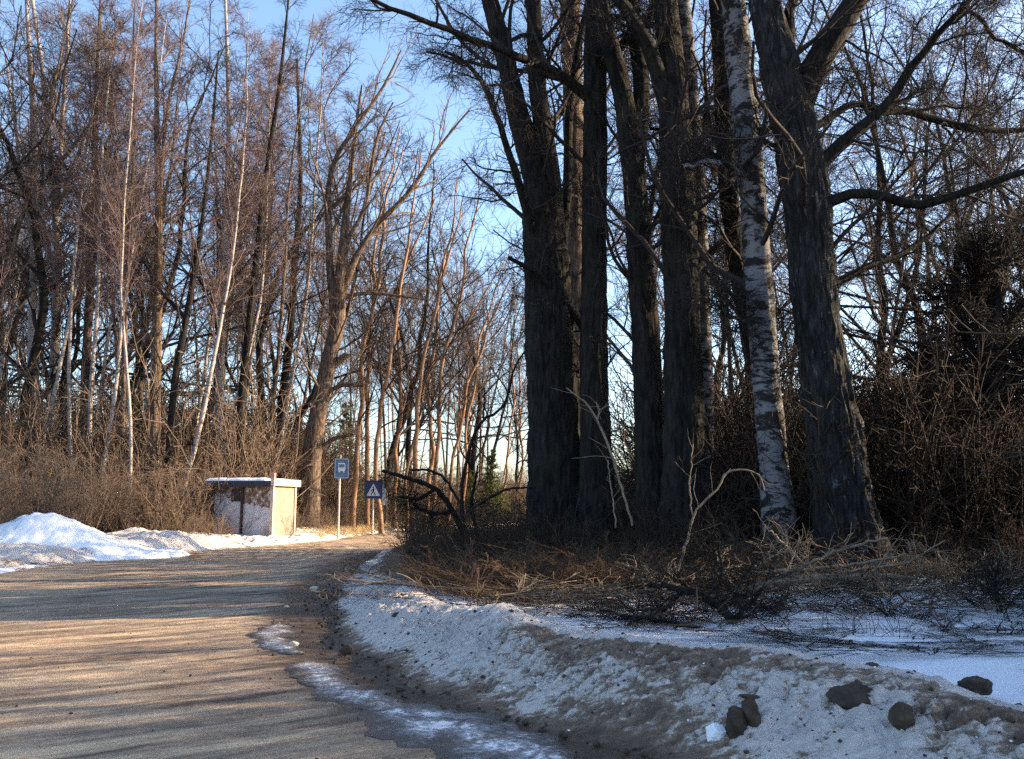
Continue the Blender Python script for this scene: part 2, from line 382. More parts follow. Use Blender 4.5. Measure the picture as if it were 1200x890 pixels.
# heap of clean snow left of the road
n = 150; g = np.linspace(-1, 1, n); A, B = np.meshgrid(g, g)
hx, hy = -14.0 + A * 5.2, 25.8 + B * 3.4
r = np.sqrt((A * 1.0) ** 2 + (B * 1.0) ** 2)
pk = np.exp(-((A - .18) ** 2 / .055 + (B + .05) ** 2 / .10)) * .42 + np.exp(-((A + .02) ** 2 / .20 + B ** 2 / .16)) * .72 + np.exp(-((A - .5) ** 2 / .06 + (B + .1) ** 2 / .12)) * .14
hz = .12 + np.minimum(pk, 1.06 + 0 * pk) * 1.05 * ss(1.0, .55, r) + .20 * (fbm(hx * 1.5, hy * 1.5, 0, 4, 81) - .5) - .05 * (1 - chunk(hx, hy, s=84)) ** 3 + .05 * (fbm(hx * 5, hy * 5, 0, 3, 82) - .5) - .5 * ss(.85, 1, r)
b = MB(); v, f = grid(np.stack([hx, hy, hz], -1)); b.add(v, f)
tag(b.build('snow_heap', M['snow']), 'tall clean white snow heap with a peaked top left of the shelter', 'snow heap')

# refrozen meltwater on the road along the foot of the bank
def strip(ctr, wid, label, seed):
    c = resample(ctr, .04); nn = normals(c); s = np.linspace(0, 1, len(c))
    u = np.linspace(-1, 1, 26)
    wv = wid * np.sin(PI * np.clip(s, .001, .999)) ** .45 * np.clip(-.15 + 2.0 * fbm(c[:, 0] * 2.6, c[:, 1] * 2.6, 0, 4, seed), .15, 2)
    X = c[:, 0:1] + nn[:, 0:1] * u * wv[:, None]; Y = c[:, 1:2] + nn[:, 1:2] * u * wv[:, None]
    X = X + .07 * (fbm(X * 6, Y * 6, 0, 3, seed + 1) - .5) * 2; Y = Y + .07 * (fbm(X * 6, Y * 6, 0, 3, seed + 2) - .5) * 2
    Z = .016 + .022 * fbm(X * 7, Y * 7, 0, 3, seed + 3) * (1 - np.abs(u)[None, :] ** 2) - .006 * (np.abs(u)[None, :] ** 4)
    b = MB(); v, f = grid(np.stack([X, Y, Z], -1)); b.add(v, f)
    return tag(b.build('ice_patch', M['ice'], attrs={'rim': np.abs(u)[None, :] + 0 * X}), label, 'ice', kind='structure')
strip([(-1.95, 8.7), (-1.5, 7.6), (-.9, 6.75), (-.25, 5.95), (.4, 5.2), (1.1, 4.5), (2.0, 3.6)], .40, 'long whitish ice strip on the road beside the right bank', 90)
strip([(-2.9, 11.4), (-2.75, 10.4), (-2.45, 9.6), (-2.1, 9.1)],   .22, 'short curved grey ice strip beyond the long one', 95)

# ------------------------------------------------------------------ branching
def norm(v): return v / (np.linalg.norm(v, axis=-1, keepdims=True) + 1e-9)
def spawn(P, R, rng, cnt, u0, u1, ang, L, rf, rmin, N, wig=.15, up=0., Lmin=.3, angj=12., upow=.55, rtip=.35):
    """cnt children on every parent polyline; L = child length as a share of the parent's, or absolute when negative"""
    n, K, _ = P.shape
    u = (np.arange(cnt)[None, :] + rng.random((n, cnt))) / cnt * (u1 - u0) + u0
    fi = u * (K - 1); i = np.minimum(fi.astype(int), K - 2); w_ = (fi - i)[..., None]
    rows = np.arange(n)[:, None]
    p = P[rows, i] * (1 - w_) + P[rows, i + 1] * w_
    t = norm(P[rows, i + 1] - P[rows, i])
    r = R[rows, i] * (1 - w_[..., 0]) + R[rows, i + 1] * w_[..., 0]
    PL = np.linalg.norm(np.diff(P, axis=1), axis=2).sum(1)[:, None]
    q = rng.normal(size=p.shape); q = norm(q - (q * t).sum(-1, keepdims=True) * t)
    a = np.radians(ang + rng.normal(size=u.shape) * angj)[..., None]
    d = t * np.cos(a) + q * np.sin(a)
    ln = (PL * L if L > 0 else -L + 0 * PL) * (1 - upow * (u - u0) / max(1e-6, u1 - u0)) * rng.uniform(.65, 1.2, u.shape)
    ln = np.maximum(ln, Lmin)
    r0 = np.maximum(np.minimum(r * rf, ln * .014 + rmin), rmin)
    m = n * cnt; p = p.reshape(m, 3); d = d.reshape(m, 3); ln = ln.reshape(m); r0 = r0.reshape(m)
    Q = np.empty((m, N, 3)); Q[:, 0] = p; st = ln / (N - 1)
    for k in range(1, N):
        d = norm(d + rng.normal(size=d.shape) * wig + np.array((0, 0, up)))
        Q[:, k] = Q[:, k - 1] + d * st[:, None]
    s = np.linspace(0, 1, N)[None, :]
    RR = r0[:, None] * (1 - s) + np.maximum(rmin * .7, r0 * rtip)[:, None] * s
    return Q, RR
def path3(pts, D, N, dz=0):
    """pts (px, py, width px [, depth offset]) -> centre line and radii"""
    q = []
    for p in pts:
        d = D + (p[3] if len(p) > 3 else 0)
        P = at(p[0], p[1], d); q.append((*P, p[2] / 2 * d / F))
    q = np.array(q); a = resample(q, .25)
    L = np.concatenate([[0], np.cumsum(np.linalg.norm(np.diff(a[:, :3], axis=0), axis=1))])
    s = np.linspace(0, L[-1], N)
    o = np.stack([np.interp(s, L, a[:, k]) for k in range(4)], 1)
    return o[:, :3], np.maximum(o[:, 3], .004)
def trunk_mesh(mb, P, R, k=40, rough=.07, seed=0, flare=.5, base=None):
    """a tube with furrowed bark and root flare"""
    z0 = P[0, 2] if base is None else base
    T = norm(np.gradient(P, axis=0)); U = norm(np.cross(T, np.array((0., 1, 0)))); V = np.cross(T, U)
    th = np.arange(k) * 2 * PI / k
    zz = (P[:, 2] - z0)[:, None]
    fl = 1 + flare * np.exp(-np.maximum(zz, 0) / .45) * (1 + .35 * np.cos(5 * th + seed)[None, :])
    px_ = P[:, None, 0] + np.cos(th) * R[:, None]; py_ = P[:, None, 1] + np.sin(th) * R[:, None]
    R = R * (.86 if k > 50 else .96)
    fq = 12 if k > 50 else 9
    rg = np.abs(fbm(px_ * fq, py_ * fq, P[:, None, 2] * 2.0, 4, 100 + seed) - .5) * 2
    bg = fbm(px_ * 1.5, py_ * 1.5, P[:, None, 2] * 1.1, 3, 120 + seed) - .5
    rr = R[:, None] * fl * (1 + rough * 2.2 * (rg - .35) + .22 * bg)
    v = P[:, None] + rr[..., None] * (np.cos(th)[None, :, None] * U[:, None] + np.sin(th)[None, :, None] * V[:, None])
    n = len(P); i = np.arange(n - 1)[:, None] * k; q = np.arange(k)[None, :]; q2 = (q + 1) % k
    mb.add(v.reshape(-1, 3), np.stack([i + q, i + q2, i + k + q2, i + k + q], -1).reshape(-1, 4))
SIDES = {0: 8, 1: 5, 2: 3, 3: 3, 4: 3}
def crown(mb, P, R, rng, spec, k0=5):
    """spec: list of dicts for spawn, each level grown from the previous one (and its own level kept)"""
    for q, s in enumerate(spec):
        P, R = spawn(P, R, rng, **s)
        mb.tubes(P, R, k0 if q == 0 else 3 if q > 1 else 4)
def stack(paths, N):
    """resample several polylines to the same count so they can be parents together"""
    Ps, Rs = [], []
    for P, R in paths:
        L = np.concatenate([[0], np.cumsum(np.linalg.norm(np.diff(P, axis=0), axis=1))]); s = np.linspace(0, L[-1], N)
        Ps.append(np.stack([np.interp(s, L, P[:, k]) for k in range(3)], 1)); Rs.append(np.interp(s, L, R))
    return np.array(Ps), np.array(Rs)
def lv(cnt, u0, u1, ang, L, rf, rmin, N, **k): return dict(cnt=cnt, u0=u0, u1=u1, ang=ang, L=L, rf=rf, rmin=rmin, N=N, **k)

def tree(name, label, D, trunk, limbs, mat, tmat, seed, spec_trunk=None, spec_limb=None, k=40, rough=.07, flare=.5, group=None, cat='tree', limbmat=None, step=.07, stems=(), wob=0.):
    """a tree whose trunk and main limbs follow measured lines; twigs are grown on them"""
    rng = np.random.default_rng(seed)
    b0 = at(trunk[0][0], trunk[0][1], D); dz_ = b0[2] - (float(gz(b0[0:1], b0[1:2])[0]) - .2)
    if dz_ > 0: trunk = [(trunk[0][0], trunk[0][1] + dz_ * F / D, *trunk[0][2:])] + list(trunk[1:])      # the foot reaches the ground
    P, R = path3(trunk, D, 2); L = np.linalg.norm(P[1] - P[0]); N = int(max(12, L / step))
    P, R = path3(trunk, D, N)
    if wob:
        h_ = P[:, 2] - P[0, 2]; P = P + np.stack([fbm(h_ * .22, seed, 0, 3, 7) - .5, fbm(h_ * .22, seed + 5, 0, 3, 8) - .5, 0 * h_], 1) * wob * ss(0, 3, h_)[:, None]
    root = empty(name, tuple(P[0])); tag(root, label, cat, group)
    off = P[0].copy(); off[2] = P[0][2]
    mb = MB(); trunk_mesh(mb, P - off, R, int(k * (2 if D < 20 else 1)), rough * (1.5 if tmat in ('bark', 'birch_old') and D < 20 else 1), seed, flare)
    for st in stems:
        p, r = path3(st, D, max(10, int(N * .6))); trunk_mesh(mb, p - off, r, max(10, k // 2), rough, seed + 1, 0)
    mb.build('trunk', M[tmat], root)
    lp = [path3(l, D, 16) for l in limbs]
    if lp:
        Pl, Rl = stack(lp, 16)
        # small crooks along each limb
        Pl = Pl + rng.normal(size=Pl.shape) * .02 * np.linspace(0, 1, 16)[None, :, None]
        for q in range(len(Pl)):
            mb = MB(); mb.tubes(Pl[q:q + 1] - off, Rl[q:q + 1], 8); mb.build('limb', M[limbmat or tmat], root)
    cm = MB()
    if spec_trunk: 
        Ps, Rs = stack([(P, R)] + [path3(s, D, 20) for s in stems], 24)
        crown(cm, Ps - off, Rs, rng, spec_trunk)
    if spec_limb and lp: crown(cm, Pl - off, Rl, rng, spec_limb)
    if cm.n: cm.build('crown', M[mat], root)
    return root

# ------------------------------------------------------------------ the big roadside trees
LT = [lv(11, .35, 1, 55, -3.4, .3, .011, 9, wig=.16, up=.04), lv(6, .15, 1, 45, .45, .5, .006, 6, wig=.2, up=.03), lv(5, .1, 1, 42, .5, .6, .004, 5, wig=.22, up=.0), lv(3, .2, 1, 40, .5, .7, .003, 3, wig=.2)]
LL = [lv(10, .15, 1, 50, .34, .45, .009, 8, wig=.18, up=.03), lv(7, .1, 1, 45, .5, .5, .0055, 6, wig=.22), lv(5, .1, 1, 42, .55, .6, .004, 4, wig=.22), lv(3, .2, 1, 40, .5, .7, .003, 3, wig=.2)]
G = 'big trees in the roadside clump'
tree('old_tree', 'thick dark forked trunk, nearest the road in the tall roadside clump', 17,
     [(655, 655, 86), (652, 600, 84), (650, 500, 76), (646, 400, 72), (640, 310, 64), (634, 250, 54), (628, 205, 40), (606, 130, 32), (590, 60, 28), (574, 0, 25), (548, -120, 20), (530, -260, 12)],
     [[(700, 520, 8), (690, 400, 8), (640, 330, 7, -.5), (597, 303, 5, -.8)], [(632, 300, 14), (600, 190, 9, -1), (560, 90, 6, -1.4), (520, 60, 4, -1.8)],
      [(650, 320, 16), (664, 240, 12, .4), (668, 120, 10, .8), (690, 0, 9, 1), (720, -110, 7, 1)]],
     'twig', 'bark', 11, LT, LL, k=56, stems=[[(640, 330, 42), (645, 250, 36), (640, 180, 27), (630, 100, 23), (625, 0, 20), (618, -140, 14)]], group=None)
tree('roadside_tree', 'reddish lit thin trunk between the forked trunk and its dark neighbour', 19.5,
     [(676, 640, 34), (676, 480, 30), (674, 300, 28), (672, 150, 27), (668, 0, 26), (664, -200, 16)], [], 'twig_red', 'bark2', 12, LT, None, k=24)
tree('roadside_tree', 'straight dark trunk second from the road in the tall roadside clump', 16.5,
     [(702, 655, 60), (700, 600, 52), (697, 480, 42), (696, 400, 39), (697, 200, 35), (698, 60, 34), (700, -60, 30), (704, -260, 18)],
     [[(694, 118, 15), (650, 84, 12, -.6), (600, 64, 10, -1.2), (550, 45, 8, -1.8), (500, 26, 7, -2.3), (440, 2, 5, -2.8), (380, -30, 3, -3.2)],
      [(692, 108, 9), (640, 88, 7, .4), (570, 78, 5, .8), (500, 62, 3, 1)], [(700, 90, 14), (740, 40, 12, .3), (800, -20, 9, .5)]],
     'twig', 'bark', 13, LT, LL, k=44)
tree('roadside_tree', 'dark trunk leaning left and forking high, third from the road in the clump', 16,
     [(770, 650, 62), (768, 610, 52), (762, 500, 44), (757, 400, 40), (750, 300, 36), (744, 220, 34), (733, 130, 31), (722, 80, 28), (703, 0, 25), (688, -120, 18)],
     [[(744, 205, 22), (752, 110, 21, .3), (745, 40, 20, .5), (732, -30, 18, .6), (720, -150, 10, .8)], [(752, 300, 8), (772, 250, 6, .5), (800, 180, 4, 1)]],
     'twig', 'bark', 14, LT, LL, k=44)
tree('roadside_tree', 'thickest straight black trunk in the middle of the clump beside the thin pale birch', 15.3,
     [(800, 665, 74), (800, 610, 62), (802, 500, 55), (800, 400, 52), (797, 300, 50), (793, 200, 47), (788, 100, 43), (780, 0, 36), (772, -150, 24)],
     [[(783, 130, 22), (762, 60, 20, -.3), (738, 18, 17, -.5), (712, -20, 14, -.7), (670, -90, 8, -1)], [(806, 330, 9), (850, 280, 7, .6), (905, 270, 4, 1.2)]],
     'twig', 'bark', 15, LT, LL, k=50)
tree('birch_tree', 'thin pale birch half hidden behind the thickest black trunk', 16.8,
     [(824, 655, 30), (825, 560, 25), (825, 450, 25), (821, 340, 26), (816, 230, 27), (808, 110, 27), (800, 20, 26), (794, -80, 22), (780, -260, 12)],
     [[(818, 330, 8), (850, 315, 6, .5), (880, 300, 4, .8)], [(812, 190, 9), (845, 160, 7, .4), (870, 130, 4, .8)]],
     'twig', 'birch', 16, LT, LL, k=28, rough=.03, flare=.25)
tree('birch_tree', 'white barked birch with black scars standing beside the thick grey leaning trunk', 14.5,
     [(918, 650, 58), (912, 600, 46), (904, 520, 40), (896, 420, 38), (889, 320, 38), (882, 230, 39), (873, 140, 39), (866, 60, 37), (857, -20, 34), (845, -150, 24)],
     [[(880, 215, 9), (845, 190, 7, -.4), (800, 195, 5, -.8)], [(892, 380, 6), (858, 372, 4, -.3), (830, 350, 3, -.6)], [(899, 470, 6), (915, 420, 5, .3), (925, 380, 3, .6)]],
     'twig', 'birch', 17, LT, LL, k=44, rough=.035, flare=.35)
tree('roadside_tree', 'slim dark trunk right behind the white barked birch', 15.8,
     [(940, 640, 36), (922, 560, 27), (900, 470, 25), (878, 380, 26), (862, 290, 27), (852, 200, 28), (847, 100, 28), (842, 0, 27), (836, -140, 20)],
     [[(850, 200, 9), (810, 160, 7, .4), (760, 150, 4, .8)]], 'twig', 'bark', 18, LT, LL, k=30)
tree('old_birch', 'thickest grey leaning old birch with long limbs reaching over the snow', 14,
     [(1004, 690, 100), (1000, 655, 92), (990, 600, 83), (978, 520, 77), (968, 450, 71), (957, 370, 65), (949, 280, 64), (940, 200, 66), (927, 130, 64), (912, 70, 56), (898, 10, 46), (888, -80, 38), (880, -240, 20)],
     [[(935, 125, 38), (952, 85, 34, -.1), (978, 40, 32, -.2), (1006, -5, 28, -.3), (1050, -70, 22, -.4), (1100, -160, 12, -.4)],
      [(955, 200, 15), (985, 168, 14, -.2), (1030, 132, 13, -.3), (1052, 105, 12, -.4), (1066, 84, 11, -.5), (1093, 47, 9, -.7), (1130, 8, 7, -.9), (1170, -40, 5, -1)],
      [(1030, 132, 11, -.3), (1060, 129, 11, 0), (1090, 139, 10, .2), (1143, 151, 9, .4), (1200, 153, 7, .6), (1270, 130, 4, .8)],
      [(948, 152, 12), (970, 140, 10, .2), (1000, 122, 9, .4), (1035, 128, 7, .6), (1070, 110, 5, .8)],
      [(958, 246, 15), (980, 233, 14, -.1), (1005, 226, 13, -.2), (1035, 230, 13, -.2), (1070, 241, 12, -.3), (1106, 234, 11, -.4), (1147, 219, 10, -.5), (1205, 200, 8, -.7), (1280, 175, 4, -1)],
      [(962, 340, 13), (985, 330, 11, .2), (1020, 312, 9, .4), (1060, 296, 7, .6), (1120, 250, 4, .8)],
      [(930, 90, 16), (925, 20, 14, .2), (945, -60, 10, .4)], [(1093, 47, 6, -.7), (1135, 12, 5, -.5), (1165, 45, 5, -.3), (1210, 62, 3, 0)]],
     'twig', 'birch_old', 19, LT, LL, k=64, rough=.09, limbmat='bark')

def sticks(name, label, D, paths, mat, spec, seed, cat='branch', k=6, group=None, taper=None):
    rng = np.random.default_rng(seed); lp = [path3(p, D, 22) for p in paths]
    P, R = stack(lp, 22); R = R * (.5 if name == 'sapling' else .8); P = P + rng.normal(size=P.shape) * .008
    off = P[0, 0].copy(); root = empty(name, tuple(off)); tag(root, label, cat, group)
    for q in range(len(P)):
        mb = MB(); mb.tubes(P[q:q + 1] - off, R[q:q + 1], k); mb.build('stem', M[mat], root)
    if spec:
        for q in range(len(P)):
            mb = MB(); crown(mb, P[q:q + 1] - off, R[q:q + 1], rng, spec); mb.build('twig_spray', M[mat], root)
    return root
TW = [lv(6, .2, 1, 45, .3, .35, .004, 6, wig=.18), lv(4, .2, 1, 45, .5, .6, .003, 4, wig=.2)]
TW2 = [lv(10, .1, 1, 50, .35, .4, .004, 6, wig=.2), lv(6, .2, 1, 45, .5, .6, .0035, 5, wig=.22), lv(4, .2, 1, 40, .5, .7, .003, 3, wig=.2)]
sticks('sapling', 'thin pale bare sapling leaning left across the forked trunk', 14,
       [[(741, 615, 5), (728, 570, 6), (716, 532, 6), (700, 492, 5), (684, 470, 4), (664, 455, 2.5)], [(700, 492, 4), (703, 480, 3), (697, 470, 2.5)], [(722, 618, 4), (716, 570, 3), (712, 540, 3)]], 'stick', TW[:1], 21, 'sapling')
sticks('sapling', 'crooked pale bare sapling rising from the snow below the thick black trunk', 12.6,
       [[(795, 668, 6), (803, 640, 6), (812, 610, 5), (822, 590, 5), (842, 572, 4), (850, 556, 5), (868, 551, 4), (890, 556, 3), (896, 575, 2.5)], [(812, 610, 4), (808, 570, 3), (812, 520, 2)]], 'stick', TW[:1], 22, 'sapling')
sticks('dead_branch', 'dark wavy branch standing up left of the forked trunk', 16,
       [[(543, 612, 6), (541, 570, 5), (553, 520, 5), (566, 490, 4.5), (585, 484, 4), (597, 455, 3.5), (604, 428, 3), (616, 412, 2.5)], [(566, 490, 3.5), (568, 470, 3), (567, 455, 2.5)], [(548, 600, 4), (590, 575, 3.5), (628, 572, 2.5)], [(540, 590, 4), (515, 556, 4), (480, 550, 3)]], 'bark', TW, 23)
sticks('dead_branch', 'dark arching branch over the road verge below the blue signs', 17,
       [[(545, 628, 9), (525, 590, 8), (508, 572, 7), (478, 560, 6), (448, 552, 5)], [(508, 574, 6), (490, 585, 5), (470, 582, 4)], [(530, 600, 6), (505, 602, 5), (484, 592, 4)], [(560, 628, 6), (553, 590, 5), (560, 545, 3)]], 'bark', TW2, 24)
sticks('fallen_branch', 'long pale peeled branch lying across the top of the brushwood on the snow', 11.6,
       [[(826, 706, 17), (858, 700, 16), (890, 688, 14), (930, 680, 13), (985, 678, 11), (1045, 676, 8), (1075, 678, 5)], [(955, 679, 5), (1000, 668, 4), (1060, 660, 3), (1108, 632, 2)], [(890, 688, 6), (930, 668, 5), (960, 655, 4)]], 'stick', TW, 25)
sticks('fallen_branch', 'thin pale forked branch arching up behind the long peeled branch', 12.4,
       [[(905, 700, 6), (930, 672, 5), (960, 655, 5), (1000, 640, 4), (1040, 632, 3)], [(945, 665, 4), (920, 640, 4), (902, 622, 3)], [(880, 672, 4), (900, 655, 4), (925, 645, 3)]], 'stick', TW, 26)
sticks('fallen_branch', 'thin pale straight branch lying behind the long peeled branch', 12.,
       [[(880, 672, 4), (930, 668, 5), (985, 664, 5), (1040, 655, 4), (1060, 650, 3)]], 'stick', TW, 27)
sticks('shadow_bough', 'dark many twigged bough drawn for branch shadows on the white snow field', 9.6,  # dark shape laid where branch shadows fall on the snow
       [[(1142, 776, 5, -.9), (1110, 762, 6, -.6), (1070, 748, 6.5, -.3), (1030, 738, 6), (980, 726, 5.5, .3), (940, 722, 4, .6)], [(1070, 748, 4, -.3), (1040, 722, 4), (1010, 700, 3, .6)], [(1110, 762, 4, -.6), (1060, 768, 3.5, -.8), (1000, 776, 3, -.9)]], 'bark', TW2, 28)
sticks('shadow_bough', 'dark thin bough drawn for branch shadows on the snow at the edge of the picture', 9.8,  # second dark shape in place of branch shadows
       [[(1215, 760, 6, -.9), (1180, 738, 5.5, -.3), (1150, 715, 5, .4), (1128, 700, 3.5, 1)], [(1180, 738, 4, -.3), (1170, 708, 3.5, .3), (1168, 690, 3, .8)]], 'bark', TW2, 29)
sticks('broken_snag', 'mossy dark broken bough with upturned stubs on the snow crest', 9.3,
       [[(862, 748, 14), (856, 728, 14, .1), (838, 706, 12, .4), (800, 692, 10, .9), (760, 684, 7, 1.3)], [(856, 728, 8), (880, 706, 6), (892, 690, 4)], [(838, 706, 7, .4), (846, 672, 5, .5), (842, 640, 4, .6)], [(800, 692, 7, .9), (770, 720, 6, .3), (735, 726, 4, .1)], [(862, 742, 8), (820, 738, 7), (770, 728, 6, .3), (700, 716, 4, .8)]], 'bark', TW2, 30)

# ------------------------------------------------------------------ small growth, as uncountable stuff
def shrub_variant(seed, stems=6, h=1.6, spread=24, rm=.006, up=.05, fine=True):
    rng = np.random.default_rng(seed); n = stems
    a = rng.random(n) * 2 * PI; t = np.radians(np.abs(rng.normal(size=n)) * spread)
    d = np.stack([np.cos(a) * np.sin(t), np.sin(a) * np.sin(t), np.cos(t)], 1)
    P = np.empty((n, 7, 3)); P[:, 0] = np.stack([np.cos(a), np.sin(a), 0 * a], 1) * .12 - np.array((0, 0, .1)); L = h * rng.uniform(.6, 1.1, n)
    for k in range(1, 7):
        d = norm(d + rng.normal(size=d.shape) * .12 + np.array((0, 0, up))); P[:, k] = P[:, k - 1] + d * (L / 6)[:, None]
    R = np.linspace(1, .4, 7)[None, :] * (rm * 1.9)
    mb = MB(); mb.tubes(P, R + 0 * P[..., 0], 3)
    Q, q = spawn(P, R + 0 * P[..., 0], rng, 6, .15, 1, 42, .5, .7, rm * .9, 4, wig=.18, up=.05, Lmin=.1); mb.tubes(Q, q, 3)
    if fine: Q, q = spawn(Q, q, rng, 4, .2, 1, 42, .55, .8, rm * .75, 3, wig=.2, Lmin=.06); mb.tubes(Q, q, 3)
    return mb.arrays()
def scatter(name, label, mat, variants, pts, scale, seed, cat=None, tilt=.1, zfun=gz, flat=1.):
    rng = np.random.default_rng(seed); mb = MB()
    pts = np.asarray(pts); z = zfun(pts[:, 0], pts[:, 1])
    for (x, y), zz, s in zip(pts, z, scale):
        v, f = variants[rng.integers(len(variants))]; a = rng.random() * 2 * PI; c, q = math.cos(a), math.sin(a)
        tx, ty = rng.normal() * tilt, rng.normal() * tilt
        w_ = v * s; x_ = c * w_[:, 0] - q * w_[:, 1] + tx * w_[:, 2]; y_ = q * w_[:, 0] + c * w_[:, 1] + ty * w_[:, 2]
        mb.add(np.stack([x_ + x, y_ + y, w_[:, 2] * flat + zz], 1), f)
    return tag(mb.build(name, M[mat]), label, cat, kind='stuff')
SV = [shrub_variant(200 + q) for q in range(7)]
SN = [shrub_variant(280 + q, 4, 1.7, 40, .011, .0) for q in range(7)]
SB = [shrub_variant(230 + q, 8, 2.6, 17, .0075) for q in range(6)]
def region(n, x0, x1, y0, y1, seed, cond):
    rng = np.random.default_rng(seed); out = []
    x = rng.uniform(x0, x1, n * 6); y = rng.uniform(y0, y1, n * 6)
    tr = sdist(x, y, REc); tl = -sdist(x, y, LEc); k = cond(x, y, tr, tl)
    return np.stack([x[k], y[k]], 1)[:n], rng
# right-hand thicket
p, r = region(1250, -4, 26, 14.5, 34, 1, lambda x, y, tr, tl: (tr > 1.2) & (x > -3.4 + .0 * y) & (np.abs(x) < .66 * y) & ((x > .0 + .05 * y) | (y < 22)))
sc = r.uniform(.7, 1.3, len(p)) * (.45 + .75 * ss(1.5, 7, p[:, 0]))
scatter('thicket', 'dense brown thicket behind the roadside trees', 'thicket', SB, p, sc, 2)
p, r = region(400, -3.2, 14, 12.2, 18, 3, lambda x, y, tr, tl: (tr > 1.5) & (y > 14.0 - .08 * x))
scatter('undergrowth', 'knee high brown undergrowth around the feet of the roadside trees', 'brush', SV, p, r.uniform(.3, .62, len(p)), 4, tilt=.4)
# brushwood heaped between the road and the trees
p, r = region(240, -3.6, 5.5, 9.2, 15.5, 5, lambda x, y, tr, tl: (tr > 1.2) & (tr < 6.5) & (y > 12.3 + .9 * np.minimum(x, 0)) & (x < 3.2))
scatter('brushwood', 'tangled heap of cut brushwood on the verge', 'brush', SV, p, r.uniform(.3, .6, len(p)), 6, tilt=1.1, flat=.75)
p, r = region(48, -1.4, 2.9, 8.3, 13.2, 7, lambda x, y, tr, tl: (tr > 1.35) & (y > 9.3 - .1 * x))
p2, _ = region(60, 2.9, 10, 9.5, 14.0, 27, lambda x, y, tr, tl: (y > 11.8))
p = np.vstack([p, p2])
scatter('brushwood', 'dark twigs lying tangled on the snow field', 'brush', SN, p, r.uniform(.3, .62, len(p)), 8, tilt=1.5, flat=.28)
p, r = region(60, 1.6, 9, 7.4, 10, 17, lambda x, y, tr, tl: (tr > 1.6))  # pressed flat and dark: part twigs, part drawn branch shadows
scatter('twig_and_shadow_litter', 'thin dark twigs, partly standing for branch shadows, on the white snow field', 'thicket', SN, p, r.uniform(.25, .6, len(p)), 18, tilt=1.6, flat=.14)
p, r = region(120, -2.6, 8, 10.6, 13.5, 9, lambda x, y, tr, tl: (tr > 1.3) & (y > 9.9 - .1 * x))
scatter('brushwood', 'pale weathered sticks among the heaped brushwood', 'stick', [shrub_variant(260 + q, 2, 1.8, 35, .015, 0, False) for q in range(5)], p, r.uniform(.3, .6, len(p)), 10, tilt=1.5, flat=.4)
p, r = region(150, 8, 24, 4, 17, 31, lambda x, y, tr, tl: (x > .62 * y + 1.2) & (x + y > 14))  # bushes out of view, added to block the low sun
scatter('thicket', 'unseen brown thicket added right of the snow field for shade', 'thicket', SB, p, r.uniform(.9, 1.5, len(p)), 32)
p, r = region(70, 7.5, 15, 5, 12.5, 35, lambda x, y, tr, tl: (x > .62 * y + 3.2) & (x < .62 * y + 8))  # taller growth out of view, added to shade the near road
scatter('thicket', 'tall brown saplings added out of view to shade the foreground', 'thicket', SB, p, r.uniform(1.4, 2.1, len(p)), 36)
def lying(seed, h, rm, st=1):
    v, f = shrub_variant(seed, st, h, 6, rm, .0); return np.stack([v[:, 2], v[:, 1], np.abs(v[:, 0]) * .45 + .03], 1), f
LY = [lying(600 + q, 2.8, .012) for q in range(7)]
p, r = region(75, -3.0, 7, 9.4, 13.6, 41, lambda x, y, tr, tl: (tr > 1.3) & (y > 10.4 - .1 * x))
scatter('cut_branches', 'long cut branches thrown flat on the snow in front of the undergrowth', 'brush', LY, p, r.uniform(.5, 1.1, len(p)), 42, tilt=0)
p, r = region(26, -2.6, 6, 10.4, 12.8, 43, lambda x, y, tr, tl: (tr > 1.4))
scatter('cut_branches', 'pale peeled cut branches among the darker ones', 'stick', LY, p + np.array((0, .1)), r.uniform(.5, 1.0, len(p)), 44, tilt=0, zfun=lambda x, y: gz(x, y) + .14)
p, r = region(150, 2.5, 22, 20, 31, 45, lambda x, y, tr, tl: (tr > 3) & (x > .16 * y) & (x < .62 * y))
scatter('thicket', 'dark tall saplings filling the gaps behind the roadside trees', 'thicket', SB, p, r.uniform(1.3, 2.3, len(p)), 46)
# left-hand wood floor
p, r = region(210, -44, -6, 36, 62, 33, lambda x, y, tr, tl: (tl > 4) & (np.abs(x) < .64 * y) & (x < -.2 * y + 1))
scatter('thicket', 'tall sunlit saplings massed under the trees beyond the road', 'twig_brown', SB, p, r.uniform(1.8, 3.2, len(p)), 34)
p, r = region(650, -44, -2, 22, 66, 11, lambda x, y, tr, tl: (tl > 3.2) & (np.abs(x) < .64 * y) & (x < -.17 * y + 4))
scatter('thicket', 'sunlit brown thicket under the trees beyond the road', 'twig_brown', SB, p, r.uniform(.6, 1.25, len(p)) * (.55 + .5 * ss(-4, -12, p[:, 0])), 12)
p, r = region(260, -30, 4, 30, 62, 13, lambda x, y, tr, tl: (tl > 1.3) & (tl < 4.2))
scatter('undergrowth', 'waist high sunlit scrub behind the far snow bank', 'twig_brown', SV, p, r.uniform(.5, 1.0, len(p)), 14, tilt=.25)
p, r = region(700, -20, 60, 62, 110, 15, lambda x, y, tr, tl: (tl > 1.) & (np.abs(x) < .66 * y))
scatter('thicket', 'far brown thicket closing the view beyond the bend', 'twig_brown', SB, p, r.uniform(.9, 1.7, len(p)), 16)
